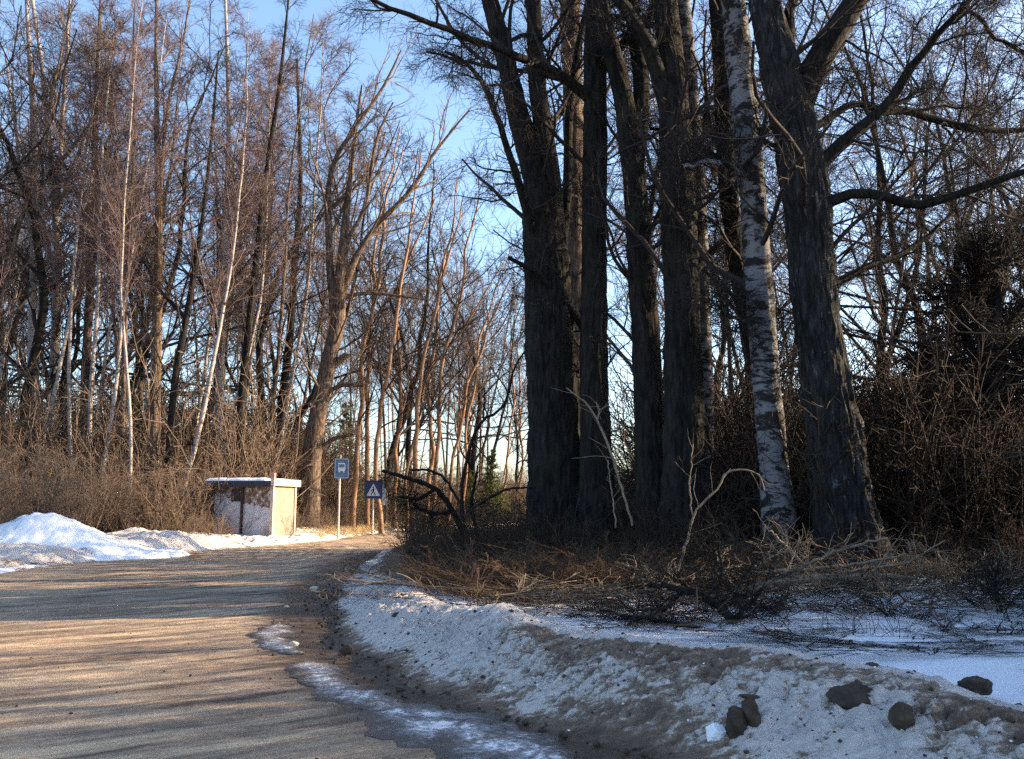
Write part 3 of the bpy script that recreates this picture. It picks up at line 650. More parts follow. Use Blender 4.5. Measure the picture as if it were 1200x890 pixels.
# dry grass
def tuft(seed, n=26, h=.35):
    rng = np.random.default_rng(seed); a = rng.random(n) * 2 * PI; t = np.abs(rng.normal(size=n)) * .45
    d = np.stack([np.cos(a) * np.sin(t), np.sin(a) * np.sin(t), np.cos(t)], 1); P = np.empty((n, 4, 3)); P[:, 0] = rng.normal(size=(n, 3)) * (.05, .05, 0); L = h * rng.uniform(.4, 1.1, n)
    for k in range(1, 4): d = norm(d + np.stack([np.cos(a), np.sin(a), 0 * a - .5], 1) * .25); P[:, k] = P[:, k - 1] + d * (L / 3)[:, None]
    mb = MB(); mb.tubes(P, np.array([.004, .0035, .003, .0015])[None, :] + 0 * P[..., 0], 3); return mb.arrays()
TF = [tuft(300 + q) for q in range(5)]
p, r = region(420, -12, -1, 36.5, 60, 19, lambda x, y, tr, tl: (tl > .4) & (tl < 2.6))
scatter('dry_grass', 'yellow dry grass on the sunlit verge below the signs', 'grass', TF, p, r.uniform(.8, 1.7, len(p)), 20, tilt=.3)
p, r = region(420, -3.4, 9, 11, 17, 21, lambda x, y, tr, tl: (tr > 1.2) & (y > 13.4 - .1 * x + .6 * np.minimum(x, 0)))
scatter('dry_grass', 'brown dry grass among the undergrowth by the roadside trees', 'litter', TF, p, r.uniform(.6, 1.6, len(p)), 22, tilt=.4)

# ------------------------------------------------------------------ prominent trees beyond the road
W1 = [lv(22, .2, 1, 34, -4.2, .3, .013, 8, wig=.11, up=.07, upow=.72), lv(7, .15, 1, 38, .45, .5, .009, 5, wig=.15, up=.03), lv(5, .15, 1, 36, .5, .7, .006, 4, wig=.2, up=-.01), lv(3, .2, 1, 34, .5, .8, .0045, 3, wig=.2, up=-.03)]
W2 = [lv(13, .2, 1, 36, .34, .45, .011, 6, wig=.16, up=.05, upow=.35), lv(6, .15, 1, 38, .5, .6, .007, 5, wig=.18, up=.02), lv(4, .2, 1, 36, .5, .7, .005, 3, wig=.2)]
tree('birch_tree', 'white sunlit birch trunk standing behind the snow heap, close to the picture edge', 41,
     [(38, 600, 11), (37, 450, 10.5), (40, 300, 9), (42, 200, 8), (36, 90, 6), (30, -20, 4), (26, -120, 2)], [[(40, 300, 5), (22, 190, 3.5), (14, 90, 2)]], 'twig_red', 'birch_far', 41, W1, W2, k=12, rough=.02, flare=.2, step=.3)
tree('birch_tree', 'tall forking pink white birch just right of the white sunlit birch', 43,
     [(58, 600, 14), (62, 480, 12), (66, 370, 11), (67, 290, 9), (58, 170, 7), (48, 70, 5), (38, 0, 4), (30, -90, 2)],
     [[(66, 260, 7), (72, 160, 5), (78, 60, 4), (84, -40, 2)], [(66, 330, 6), (38, 210, 5), (18, 150, 3), (6, 60, 2)], [(67, 250, 6), (92, 180, 4), (116, 120, 3), (134, 40, 2)]], 'twig_red', 'birch_far', 42, W1, W2, k=12, rough=.02, flare=.2, step=.3)
tree('forest_tree', 'grey brown trunk between the forking birch and the straight pink trunk', 42,
     [(97, 590, 13), (100, 450, 11), (106, 330, 10), (110, 220, 8), (113, 110, 6), (118, 0, 4), (122, -90, 2)], [[(101, 460, 5), (130, 420, 4), (176, 385, 3)]], 'twig_red', 'bark2', 43, W1, W2, k=12, rough=.05, flare=.3, step=.3)
tree('forest_tree', 'tall straight pinkish trunk rising left of the shelter', 38,
     [(180, 612, 15), (181, 500, 14), (184, 370, 12), (186, 270, 10), (184, 150, 7), (183, 60, 5), (184, -20, 4), (186, -120, 2)],
     [[(186, 240, 6), (196, 130, 4), (212, 60, 3), (222, 0, 2)], [(182, 385, 5), (150, 425, 3.5), (110, 450, 2.5)]], 'twig_red', 'bark2', 44, W1, W2, k=14, rough=.05, flare=.3, step=.25)
tree('forest_tree', 'thin dark trunk leaning right just left of the shelter', 37,
     [(196, 612, 10), (199, 520, 9), (206, 440, 9), (219, 370, 8), (229, 310, 7), (238, 250, 5), (248, 160, 4), (256, 60, 2)], [[(219, 375, 5), (188, 340, 4), (164, 300, 2.5)]], 'twig', 'bark', 45, W1, W2, k=12, rough=.05, flare=.2, step=.25)
tree('birch_tree', 'slender pink white birch straight behind the left end of the shelter', 42,
     [(254, 600, 12), (257, 470, 11), (260, 360, 10), (264, 260, 8), (268, 160, 6), (266, 60, 4.5), (262, -60, 2.5)], [[(262, 320, 5), (280, 220, 4), (290, 130, 2.5)]], 'twig_red', 'birch_far', 46, W1, W2, k=12, rough=.02, flare=.2, step=.3)
tree('forest_tree', 'dark slim trunk leaning right above the shelter roof', 40,
     [(274, 600, 11), (282, 480, 10), (292, 380, 9), (302, 290, 8), (312, 200, 6), (326, 110, 5), (336, 20, 3), (342, -50, 2)], [], 'twig', 'bark', 47, W1, None, k=12, rough=.05, flare=.2, step=.3)
tree('forest_tree', 'dark bent trunk rising behind the lit end of the shelter', 46,
     [(318, 600, 12), (330, 480, 11), (340, 390, 10), (346, 300, 8), (352, 220, 6), (350, 130, 4), (348, 70, 2.5)], [], 'twig', 'bark', 48, W1, None, k=12, rough=.05, flare=.2, step=.3)
tree('leaning_tree', 'thickest dark trunk leaning right behind the blue signs with broken limb stubs', 43,
     [(361, 575, 27), (366, 530, 24), (376, 470, 22), (385, 425, 20), (395, 380, 19), (399, 330, 16), (403, 280, 11), (409, 220, 8), (416, 160, 5), (424, 100, 2)],
     [[(383, 440, 10), (396, 424, 9), (407, 416, 8)], [(400, 350, 7), (425, 344, 5), (460, 346, 3.5), (495, 351, 1.5)], [(385, 460, 6), (400, 452, 5), (430, 452, 3.5)], [(372, 530, 5), (390, 515, 5), (415, 510, 3)],
      [(394, 385, 11), (386, 300, 9), (388, 200, 7), (420, 145, 5), (448, 105, 4), (470, 60, 2)], [(400, 350, 10), (418, 300, 8), (444, 262, 7), (480, 225, 6), (510, 178, 4), (550, 130, 2)], [(403, 290, 6), (428, 240, 5), (440, 170, 4), (460, 120, 2)]],
     'twig_brown', 'bark2', 49, W1, W2, k=16, rough=.06, flare=.35, step=.25)
# orange lit thin trunks fanning out beside the bend
fan = [((413, 590), (416, 520), (424, 430), (434, 340), (452, 240), (470, 170), 9), ((430, 590), (432, 520), (438, 430), (442, 350), (448, 250), (462, 150), 8), ((447, 590), (449, 500), (455, 420), (466, 330), (482, 250), (492, 180), 8),
       ((462, 590), (464, 510), (462, 430), (472, 350), (486, 280), (506, 230), 7), ((484, 590), (487, 510), (495, 440), (508, 370), (528, 300), (545, 235), 8), ((497, 590), (503, 500), (507, 420), (514, 340), (526, 270), (536, 210), 7),
       ((508, 590), (514, 500), (528, 420), (540, 340), (548, 260), (566, 200), 7), ((524, 590), (530, 530), (546, 460), (566, 400), (588, 350), (604, 320), 6), ((476, 590), (480, 540), (500, 450), (540, 390), (570, 350), (590, 310), 5),
       ((540, 590), (544, 520), (556, 450), (566, 390), (580, 350), (600, 290), 5), ((590, 600), (594, 540), (597, 480), (600, 420), (604, 370), (608, 330), 4), ((611, 600), (612, 540), (611, 480), (610, 430), (612, 380), (616, 340), 4)]
WF = [lv(22, .25, 1, 34, -4.4, .4, .010, 8, wig=.14, up=.05, upow=.6), lv(6, .2, 1, 32, .45, .6, .008, 4, wig=.15, up=.02), lv(4, .2, 1, 32, .5, .7, .006, 3, wig=.18)]
FD = [46, 48, 45, 50, 47, 52, 49, 54, 50, 58, 66, 70]
wh = ['just right of the nearer blue sign', 'right behind the farther blue sign', 'a little right of the farther blue sign', 'curving up beside the pair behind the farther sign', 'leading the second bunch beyond the bend', 'straightest of the second bunch beyond the bend',
      'forking highest in the second bunch beyond the bend', 'leaning most to the right beyond the bend', 'crossing low behind the second bunch beyond the bend', 'left of the olive young spruce beyond the bend', 'rising right behind the olive young spruce', 'closest to the thick forked roadside trunk']
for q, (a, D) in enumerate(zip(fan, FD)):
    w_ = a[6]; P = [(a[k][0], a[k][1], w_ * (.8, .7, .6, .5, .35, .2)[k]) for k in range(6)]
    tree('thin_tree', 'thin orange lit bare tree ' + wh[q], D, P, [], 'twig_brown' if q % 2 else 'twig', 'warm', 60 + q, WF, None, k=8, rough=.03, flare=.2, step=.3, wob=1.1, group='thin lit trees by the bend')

# ------------------------------------------------------------------ generic wood: variants copied as things of their own
def variant(name, seed, H, kind):
    rng = np.random.default_rng(seed); N = 26
    d = np.array((rng.normal() * .05, rng.normal() * .05, 1.)); P = [np.zeros(3)]
    for k in range(N - 1):
        d = norm(d + rng.normal(size=3) * (.03 if kind != 'spread' else .10) + np.array((0, 0, .05))); P.append(P[-1] + d * H / (N - 1))
    P = np.array(P); P[:, 2] -= .3
    r0 = {'birch': .085, 'dark': .10, 'spread': .15}[kind]
    R = r0 * np.linspace(1, .08, N) ** .8
    root = empty(name, (0, 0, 0)); mb = MB(); trunk_mesh(mb, P, R, 10, .04, seed, .35)
    mat = {'birch': 'birch_far', 'dark': 'bark2', 'spread': 'bark'}[kind]
    mb.build('trunk', M[mat], root); mb = MB()
    if kind == 'birch': sp = [lv(28, .35, .97, 34, -4.2, .3, .012, 8, wig=.10, up=.08, upow=.75), lv(7, .15, 1, 38, .45, .5, .008, 5, wig=.15, up=.0), lv(5, .15, 1, 34, .55, .7, .0055, 4, wig=.18, up=-.06), lv(3, .2, 1, 30, .6, .8, .0045, 3, wig=.18, up=-.1)]
    elif kind == 'dark': sp = [lv(19, .3, .97, 40, -4.8, .32, .014, 8, wig=.13, up=.07, upow=.65), lv(7, .15, 1, 40, .45, .5, .009, 5, wig=.16, up=.03), lv(5, .15, 1, 38, .5, .7, .006, 4, wig=.2), lv(3, .2, 1, 36, .5, .8, .0045, 3, wig=.2)]
    else: sp = [lv(12, .2, .95, 48, -7.5, .5, .02, 10, wig=.17, up=.06, upow=.5), lv(8, .15, 1, 42, .42, .5, .011, 6, wig=.2, up=.04), lv(6, .15, 1, 40, .5, .6, .007, 5, wig=.22), lv(3, .2, 1, 38, .5, .7, .0045, 3, wig=.22)]
    Q, q = P[None], R[None]
    crown(mb, Q, q, rng, sp); mb.build('crown', M['twig' if kind == 'spread' else 'twig_red' if kind == 'birch' else ('twig_brown', 'twig')[seed % 2]], root)
    return root
def copy_tree(o):
    c = o.copy(); COL.objects.link(c)
    for ch in o.children:
        d = ch.copy(); COL.objects.link(d); d.parent = c
    return c
VAR = {}
for kind, hs in (('birch', (22, 24, 20)), ('dark', (21, 18, 23)), ('spread', (18, 16))):
    VAR[kind] = [[variant({'birch': 'birch_tree', 'dark': 'bare_tree', 'spread': 'spreading_tree'}[kind], 400 + 10 * q + len(kind), h, kind), h, False] for q, h in enumerate(hs)]
def put(kind, x, y, H, label, group, rng, cat='tree'):
    e = VAR[kind][rng.integers(len(VAR[kind]))]
    if not e[2]: o = e[0]; e[2] = True
    else: o = copy_tree(e[0])
    s = H / e[1]; sw = s * rng.uniform(.9, 1.25)
    o.location = (x, y, float(gz(np.array([x]), np.array([y]))[0]) + .1); o.rotation_euler = (rng.normal() * .03, rng.normal() * .03, rng.random() * 2 * PI); o.scale = (sw, sw, s)
    tag(o, label, cat, group)
TOP = [(-400, -60), (0, -60), (250, -40), (330, 30), (400, 110), (480, 190), (560, 290), (620, 380), (645, 300), (700, 60), (800, -40), (1600, -80)]
def top_z(px, D, rng):
    y = np.interp(px, [a for a, _ in TOP], [b_ for _, b_ in TOP]) + rng.uniform(-25, 60)
    return max(5., EYE + (590 - y) / F * D)
r = np.random.default_rng(77)
def plant(n, px0, px1, d0, d1, kinds, label, group, cond, mind=1.5):
    got = []
    for _ in range(n * 60):
        if len(got) >= n: break
        px = r.uniform(px0, px1); D = math.sqrt(r.uniform(d0 * d0, d1 * d1)); x = (px - 600) / F * D
        tr = float(sdist(np.array([x]), np.array([D]), REc)[0]); tl = -float(sdist(np.array([x]), np.array([D]), LEc)[0])
        if not cond(x, D, tr, tl) or any((x - a) ** 2 + (D - b_) ** 2 < mind * mind for a, b_ in got): continue
        got.append((x, D)); put(kinds[r.integers(len(kinds))], x, D, min(26, top_z(px, D, r)), label, group, r)
GL = 'bare trees crowding the wood beyond the road'; GR = 'bare trees in the wood behind the roadside clump'
plant(54, -60, 400, 38, 66, ['birch', 'spread', 'dark', 'dark', 'birch', 'spread'], 'slender bare tree in the crowded wood beyond the road', GL, lambda x, y, tr, tl: tl > 4, 1.6)
plant(10, -60, 230, 33, 42, ['birch', 'dark'], 'slender bare tree in the crowded wood beyond the road', GL, lambda x, y, tr, tl: tl > 5.5, 1.8)
plant(26, 350, 640, 70, 105, ['birch', 'dark'], 'small far bare tree closing the view beyond the bend', 'far bare trees beyond the bend', lambda x, y, tr, tl: tl > 3, 2.)
plant(24, 665, 1280, 20, 34, ['spread', 'dark', 'spread', 'birch', 'dark'], 'dark bare tree added out of view to shade the verge', GR, lambda x, y, tr, tl: tr > 3.5, 1.8)
plant(10, 720, 1260, 50, 85, ['dark', 'spread', 'birch'], 'dark bare tree added out of view to shade the verge', GR, lambda x, y, tr, tl: tr > 3.5, 2.2)
plant(16, 425, 625, 50, 78, ['spread', 'dark', 'birch'], 'small far bare tree closing the view beyond the bend', 'far bare trees beyond the bend', lambda x, y, tr, tl: tl > 1.5, 1.6)
# trees added unseen, right of the view, to shade the verge
for x, y, k in ((13, 9, 'dark'), (17, 12, 'spread'), (20, 14, 'dark'), (25, 9, 'spread'), (19, 7, 'spread'), (24, 4, 'spread'), (28, 11, 'spread'), (15, 17, 'dark'), (33, 15, 'spread'), (22, 1, 'dark')):
    put(k, x, y, r.uniform(15, 21), 'dark bare tree added out of view to shade the verge', GR, r)
for e in [e for v in VAR.values() for e in v]:
    if not e[2]:
        for ch in list(e[0].children): bpy.data.objects.remove(ch)
        bpy.data.objects.remove(e[0])

# young spruces
def spruce(name, label, px, py, D, H, mat, seed, wide=.28):
    rng = np.random.default_rng(seed); p = at(px, py, D); x, y = p[0], p[1]; z = float(gz(np.array([x]), np.array([y]))[0])
    root = empty(name, (x, y, z)); tag(root, label, 'tree')
    P = np.stack([np.zeros(14), np.zeros(14), np.linspace(-.2, H, 14)], 1); R = np.linspace(.05 * H / 3, .006, 14)
    mb = MB(); mb.tubes(P[None], R[None], 7); mb.build('trunk', M['bark2'], root)
    mb = MB(); A, Ar = spawn(P[None], R[None], rng, int(30 * H), .08, .99, 78, -H * wide * 1.5, .4, .01, 6, wig=.08, up=.03, upow=.92); mb.tubes(A, Ar, 3)
    B, Br = spawn(A, Ar, rng, 8, .15, 1, 50, .38, .6, .009, 4, wig=.12, up=-.03, Lmin=.08); mb.tubes(B, Br * 1.8, 3)
    n_, nr = spawn(B, Br, rng, 7, .05, 1, 55, .4, .6, .007, 3, wig=.15, Lmin=.07); mb.tubes(n_, nr * 1.6, 3)
    mb.build('crown', M[mat], root)
spruce('young_spruce', 'small olive green young spruce beyond the bend', 576, 600, 60, 5.0, 'needle', 501, .22)
spruce('young_spruce', 'smaller olive green young spruce left of its taller neighbour beyond the bend', 552, 600, 66, 3.6, 'needle', 502, .25)
spruce('young_spruce', 'dark green spruce behind the leaning trunk by the blue signs', 403, 600, 56, 7.5, 'needle', 503, .16)
# dense dark crown at the right edge
tree('dark_tree', 'very dense dark bushy tree at the edge of the shaded wood', 17,
     [(1168, 660, 34), (1160, 560, 30), (1152, 470, 28), (1158, 400, 24), (1172, 330, 18), (1185, 260, 10)],
     [[(1155, 450, 14), (1130, 390, 10), (1118, 330, 7), (1120, 290, 4)], [(1153, 420, 14), (1190, 370, 11, .4), (1225, 330, 7, .6)], [(1150, 490, 9), (1110, 450, 7, -.4), (1080, 430, 4, -.8)], [(1162, 380, 9), (1140, 330, 8, -.6), (1160, 280, 5, -1)], [(1154, 460, 9), (1200, 440, 8, -.4), (1240, 420, 5, -.8)]],
     'twig', 'bark', 90, [lv(30, .3, 1, 60, -1.5, .5, .012, 7, wig=.2), lv(10, .1, 1, 50, .5, .6, .009, 5, wig=.25), lv(9, .1, 1, 45, .5, .8, .007, 4, wig=.3)],
     [lv(16, .1, 1, 55, .6, .6, .010, 7, wig=.22), lv(10, .1, 1, 50, .5, .6, .008, 5, wig=.25), lv(9, .1, 1, 45, .5, .8, .007, 4, wig=.3)], k=24)

# ------------------------------------------------------------------ bus shelter
sh = empty('bus_shelter', (float(at(319, 600, 34)[0]), 34.0, .02), math.radians(-9))
tag(sh, 'small roadside bus shelter with snow on its flat roof and a lit cream end', 'bus shelter')
# local frame: x runs left from the near corner (negative), y goes back
Wd, Dp, Ht = 2.5, 2.15, 2.30
def part(name, mat, boxes, parent, bevel=.006):
    mb = MB()
    for q in boxes: mb.box(*q)
    o = mb.build(name, M[mat], parent, smooth=False)
    if bevel:
        md = o.modifiers.new('bevel', 'BEVEL'); md.width = bevel; md.segments = 2
    return o
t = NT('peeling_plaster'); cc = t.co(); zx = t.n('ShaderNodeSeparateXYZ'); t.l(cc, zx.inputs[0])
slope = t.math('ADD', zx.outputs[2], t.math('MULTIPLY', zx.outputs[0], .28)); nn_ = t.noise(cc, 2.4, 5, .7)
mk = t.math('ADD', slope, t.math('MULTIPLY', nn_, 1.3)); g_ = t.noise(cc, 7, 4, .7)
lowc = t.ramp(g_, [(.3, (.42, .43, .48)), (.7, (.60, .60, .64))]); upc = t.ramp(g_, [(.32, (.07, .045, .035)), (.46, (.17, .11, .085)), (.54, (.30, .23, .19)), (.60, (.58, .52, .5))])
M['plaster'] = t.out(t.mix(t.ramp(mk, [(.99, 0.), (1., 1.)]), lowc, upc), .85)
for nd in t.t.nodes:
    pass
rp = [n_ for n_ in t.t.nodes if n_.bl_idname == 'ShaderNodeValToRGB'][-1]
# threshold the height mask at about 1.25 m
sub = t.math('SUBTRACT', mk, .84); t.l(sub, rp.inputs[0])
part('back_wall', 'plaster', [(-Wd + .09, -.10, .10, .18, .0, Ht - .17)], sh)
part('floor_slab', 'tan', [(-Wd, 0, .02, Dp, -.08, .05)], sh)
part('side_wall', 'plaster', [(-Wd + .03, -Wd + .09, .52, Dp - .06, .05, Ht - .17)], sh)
for (x, y) in ((-Wd, 0), (-1.30, .0)): part('post', 'post', [(x, x + .09, y, y + .09, -.1, Ht - .16)], sh)
for (x, y) in ((-.10, -.02), (-.10, Dp - .06)): part('post', 'cream', [(x, x + .13, y, y + .13, -.1, Ht - .16)], sh)
part('end_panel', 'tan', [(-.07, -.02, .12, Dp - .07, .16, Ht - .20)], sh)
part('end_rail', 'cream', [(-.075, .02, .115, Dp - .065, .08, .155)], sh)
part('notice_board', 'beam', [(-1.72, -1.36, .06, .095, 1.55, 2.0)], sh)
part('front_fascia', 'beam', [(-Wd - .22, -.02, -.24, -.18, Ht - .21, Ht + .03)], sh)
part('roof', 'post', [(-Wd - .22, .0, -.175, Dp + .2, Ht - .15, Ht + .03)], sh)
part('end_fascia', 'cream', [(.005, .14, -.24, Dp + .22, Ht - .16, Ht + .10)], sh)
part('roof_vent', 'tan', [(-.30, -.12, .35, .52, Ht + .03, Ht + .34)], sh)
mb = MB(); A, B = np.meshgrid(np.linspace(0, 1, 60), np.linspace(0, 1, 40)); e_ = np.minimum(np.minimum(A, 1 - A) * 22, np.minimum(B, 1 - B) * 16); e_ = np.sqrt(np.clip(e_, 0, 1))
mb.add(*grid(np.stack([-Wd - .21 + A * (Wd + .02), -.22 + B * (Dp + .36), Ht + .03 + (.09 + .06 * fbm(A * 5, B * 5)) * e_ - .01], -1)))
mb.build('roof_snow', M['snow'], sh)
n = 60; A, B = np.meshgrid(np.linspace(-1, 1, n), np.linspace(-1, 1, n)); rr = np.sqrt(A * A + B * B)
hx = sh.location.x - 1.9 + A * 2.1; hy = 33.3 + B * .7
b = MB(); b.add(*grid(np.stack([hx, hy, .02 + (.38 - .26 * A) * np.clip(1 - rr ** 2.2, -.2, 1) + .12 * (fbm(hx * 2, hy * 2, 0, 4, 83) - .5)], -1)))
tag(b.build('snow_heap', M['snow']), 'low snow heap lying against the front of the shelter', 'snow heap')

# ------------------------------------------------------------------ road signs
def prism(mb, pts, y0, y1):
    """flat outline in x-z given thickness in y; quads from a fan of a convex outline"""
    n = len(pts); c = np.mean(pts, 0)
    v = [(x, y0, z) for x, z in pts] + [(x, y1, z) for x, z in pts] + [(c[0], y0, c[1]), (c[0], y1, c[1])]
    f = []
    for i in range(n):
        j = (i + 1) % n
        f.append((i, j, n + j, n + i)); f.append((2 * n, j, i, 2 * n)); f.append((2 * n + 1, n + i, n + j, 2 * n + 1))
    # fans as degenerate-free triangles are stored as quads with a midpoint
    f2 = []; base = len(v)
    for q in f:
        if q[0] == q[3]:
            a, b_, c_ = q[0], q[1], q[2]; m_ = tuple(np.mean([v[b_], v[c_]], 0)); v.append(m_); f2.append((a, b_, len(v) - 1, c_))
        else: f2.append(q)
    mb.add(v, f2)
def rect(cx, cz, w_, h_): return [(cx - w_ / 2, cz - h_ / 2), (cx + w_ / 2, cz - h_ / 2), (cx + w_ / 2, cz + h_ / 2), (cx - w_ / 2, cz + h_ / 2)]
def rsq(cx, cz, w_, h_, r_):
    out = []
    for k, (sx, sz) in enumerate(((1, 1), (-1, 1), (-1, -1), (1, -1))):
        for a in np.linspace(k * PI / 2, (k + 1) * PI / 2, 5): out.append((cx + sx * (w_ / 2 - r_) + r_ * math.cos(a), cz + sz * (h_ / 2 - r_) + r_ * math.sin(a)))
    return out
def flat(name, mat, shapes, y0, y1, parent):
    mb = MB()
    for s in shapes: prism(mb, s, y0, y1)
    return mb.build(name, M[mat], parent, smooth=False)
def sign_post(px, D, h, label, rz):
    x = float(at(px, 600, D)[0]); s = empty('road_sign', (x, D, .05), math.radians(rz)); tag(s, label, 'road sign')
    mb = MB(); mb.tubes(np.array([[(0, 0, -.2), (0, 0, h * .5), (0, 0, h)]]), np.array([[.042] * 3]), 10); mb.build('post', M['steel'], s); return s
s = sign_post(397, 38, 3.35, 'taller blue bus stop sign with a pale emblem on a slim post', 12)
flat('sign_panel', 'blue', [rsq(.07, 2.92, .62, .86, .05)], -.075, -.05, s)
flat('sign_border', 'white', [rect(.07, 3.315, .54, .018), rect(.07, 2.525, .54, .018), rect(-.205, 2.92, .018, .77), rect(.345, 2.92, .018, .77)], -.081, -.0765, s)
flat('bus_emblem', 'white', [rsq(.07, 2.98, .30, .34, .05), rect(-.02, 2.78, .06, .07), rect(.16, 2.78, .06, .07)], -.081, -.0765, s)
flat('bus_window', 'blue', [rsq(.07, 3.03, .23, .13, .03)], -.085, -.082, s)
mb = MB(); mb.tubes(np.array([[(0, 0, 3.2), (0, 0, 3.5)]]), np.array([[.05, .05]]), 8); mb.build('post_cap', M['tan'], s)
s = sign_post(437, 43, 2.5, 'lower dark blue square sign with a white triangle, farther from the shelter', 8)
flat('sign_panel', 'blue2', [rsq(0, 2.1, .86, .86, .05)], -.075, -.05, s)
flat('sign_triangle', 'white', [[(-.32, 1.80), (.32, 1.80), (0, 2.40)]], -.081, -.0765, s)
flat('walking_figure', 'black', [rsq(.0, 2.20, .07, .07, .03), [(-.04, 2.0), (.035, 2.0), (.04, 2.15), (-.03, 2.15)], [(-.13, 1.83), (-.09, 1.83), (.01, 2.01), (-.04, 2.01)], [(.08, 1.83), (.12, 1.83), (.03, 2.01), (-.02, 2.01)], [(-.12, 2.02), (-.10, 2.0), (-.02, 2.12), (-.03, 2.15)]], -.086, -.082, s)
flat('side_plate', 'white', [rsq(.52, 1.75, .16, .8, .03)], -.02, .0, s)

# ------------------------------------------------------------------ frozen clods on the bank
def lump(name, label, px, py, D, sx, sy, sz, seed, mat='clod', rz=0, cat='clod'):
    n, m = 70, 100; th = np.linspace(.02, PI - .02, n)[:, None]; ph = np.linspace(0, 2 * PI, m)[None, :]
    x, y, z = np.sin(th) * np.cos(ph), np.sin(th) * np.sin(ph), np.cos(th) + 0 * ph
    rg_ = np.random.default_rng(seed); pl = norm(rg_.normal(size=(11, 3))); dd = rg_.uniform(.62, .95, 11)
    q = np.min([np.where((x * a_ + y * b_ + z * c_) > .05, d_ / np.maximum(x * a_ + y * b_ + z * c_, .05), 9) for (a_, b_, c_), d_ in zip(pl, dd)], 0)
    q = np.minimum(q, 1.15) * (.88 + .22 * fbm(x * 1.3 + seed * 9, y * 1.3, z * 1.3, 3, seed)) + .16 * (np.abs(fbm(x * 3 + seed, y * 3, z * 3, 4, seed + 1) - .5) * 2)
    q = q + .10 * (fbm(x * 7 + seed, y * 7, z * 7, 4, seed + 2) - .5)
    V = np.stack([x * q * sx, y * q * sy, z * q * sz], -1)
    p = at(px, py, D)
    b = MB(); b.add(*grid(V)); o = b.build(name, M[mat]); o.location = p; o.rotation_euler = (0, rz, .3 * seed)
    return tag(o, label, cat)
# each one is set on the bank surface under its pixel by walking the ray
me_bank = [o for o in COL.objects if o.name.startswith('snow_bank')]
dg = bpy.context.evaluated_depsgraph_get(); dg.update()
def hit_D(px, py, lo=3.6, hi=12):
    a = at(px, py, 1.0); o0 = np.array((0, 0, EYE)); d = norm(a - o0)
    best = None
    for ob in me_bank:
        ok, loc, nor, idx = ob.ray_cast(tuple(o0), tuple(d))
        if ok and (best is None or loc.y < best): best = loc.y
    return best if best else 6.
def clod(label, px, py, wpx, hpx, seed, mat='clod', name='mud_clod', cat='clod', rz=0):
    D = hit_D(px, py + hpx * .30); w_ = wpx / 2 * D / F; h_ = hpx / 2 * D / F
    lump(name, label, px, py + 3, D + w_ * .5, w_ * .95, w_ * .8, h_ * .95, seed, mat, rz, cat)
clod('broad dark rounded clod on the bank, the largest', 996, 818, 60, 38, 3, rz=-.25)
clod('dark upright clod leaning against another low on the bank', 862, 852, 40, 44, 5, rz=-.5)
clod('grey upright clod behind the leaning dark one', 881, 836, 28, 40, 8)
clod('small flat dark flake above the upright pair', 884, 815, 32, 10, 9)
clod('dark wedge shaped clod right of the largest one', 1058, 842, 34, 38, 11, rz=.3)
clod('dark clod sitting on the crest at the edge of the snow field', 1146, 799, 46, 22, 14, rz=-.3)
clod('white lump of clean snow beside the upright pair of clods', 838, 858, 26, 30, 17, 'snow', 'snow_lump', 'snow lump')
clod('tiny dark clod on the bank crest left of the crest clod', 1022, 778, 14, 8, 19)
for px, py, wd, sd in ((407, 762, 16, 21), (336, 711, 6, 22), (368, 690, 9, 23), (345, 755, 11, 24)):
    D = EYE * F / (py - 590 + 2); w_ = wd / 2 * D / F
    lump('stone', {21: 'dark wet stone at the near end of the curved ice strip', 22: 'pale pebble alone on the road', 23: 'longish pale stone near the brush shadow', 24: 'pale flat stone beside the curved ice strip'}[sd], px, py, D, w_, w_ * .8, w_ * .6, sd, 'clod' if sd == 21 else 'steel', 0, 'stone')
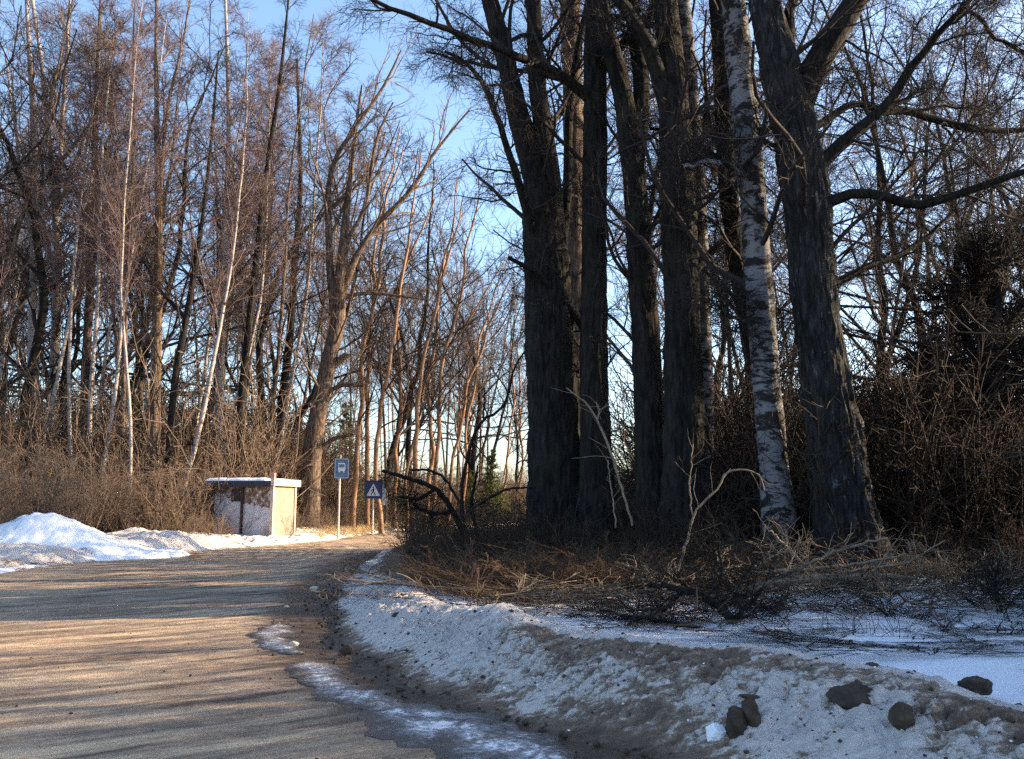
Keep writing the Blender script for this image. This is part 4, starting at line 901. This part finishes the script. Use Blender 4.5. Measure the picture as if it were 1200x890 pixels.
# scattered crumbs of ice and mud rolled down from the bank
rng = np.random.default_rng(8); cr = []
for _ in range(4):
    n, m = 7, 9; th = np.linspace(.05, PI - .05, n)[:, None]; ph = np.linspace(0, 2 * PI, m)[None, :]
    q = rng.uniform(.7, 1.25, (n, m)); q[:, -1] = q[:, 0]
    cr.append(grid(np.stack([np.sin(th) * np.cos(ph) * q, np.sin(th) * np.sin(ph) * q, (np.cos(th) + 0 * ph) * q * .7], -1)))
i = rng.integers(0, len(RC) - 1, 900); nn_ = normals(RC); tt_ = -np.abs(rng.normal(size=900)) * .35 + .12
p = RC[i] + nn_[i] * tt_[:, None]
scatter('mud_crumbs', 'small crumbs of mud and ice along the foot of the bank', 'clod', cr, p, rng.uniform(.006, .022, 900) * rng.uniform(.5, 1.3, 900), 5, tilt=0, zfun=lambda x, y: 0 * x + .012)

def on_mesh(ob, n, rng, cond):
    v = np.empty(len(ob.data.vertices) * 3); ob.data.vertices.foreach_get('co', v); v = v.reshape(-1, 3); v = v[cond(v)]
    return v[rng.integers(0, len(v), n)]
v = on_mesh(me_bank[0], 700, rng, lambda v: (v[:, 1] < 14) & (v[:, 2] > .02))
it = iter(v[:, 2]); zs = v[:, 2].copy()
scatter('mud_crumbs', 'dark grit and small clods stuck in the face of the snow bank', 'clod', cr, v[:, :2], np.exp(rng.normal(size=700) * .55) * .008, 6, tilt=0, zfun=lambda x, y: zs)
v2 = on_mesh(me_bank[0], 120, rng, lambda v: (v[:, 1] < 14) & (v[:, 2] > .02)); zs2 = v2[:, 2].copy()
scatter('snow_crumbs', 'small crusty snow lumps on the face of the snow bank', 'snow', cr, v2[:, :2], np.exp(rng.normal(size=120) * .3) * .008, 7, tilt=0, zfun=lambda x, y: zs2)

x = rng.uniform(-9, 2, 500); y = 4 + 16 * rng.random(500) ** 1.7; k = (sdist(x, y, REc) < -.1) & (-sdist(x, y, LEc) < -.2); x, y = x[k], y[k]
scatter('grit', 'loose sand grit and crumbs scattered on the road', 'clod', cr, np.stack([x, y], 1), np.exp(rng.normal(size=len(x)) * .5) * .0045, 9, tilt=0, zfun=lambda x, y: 0 * x + .012)
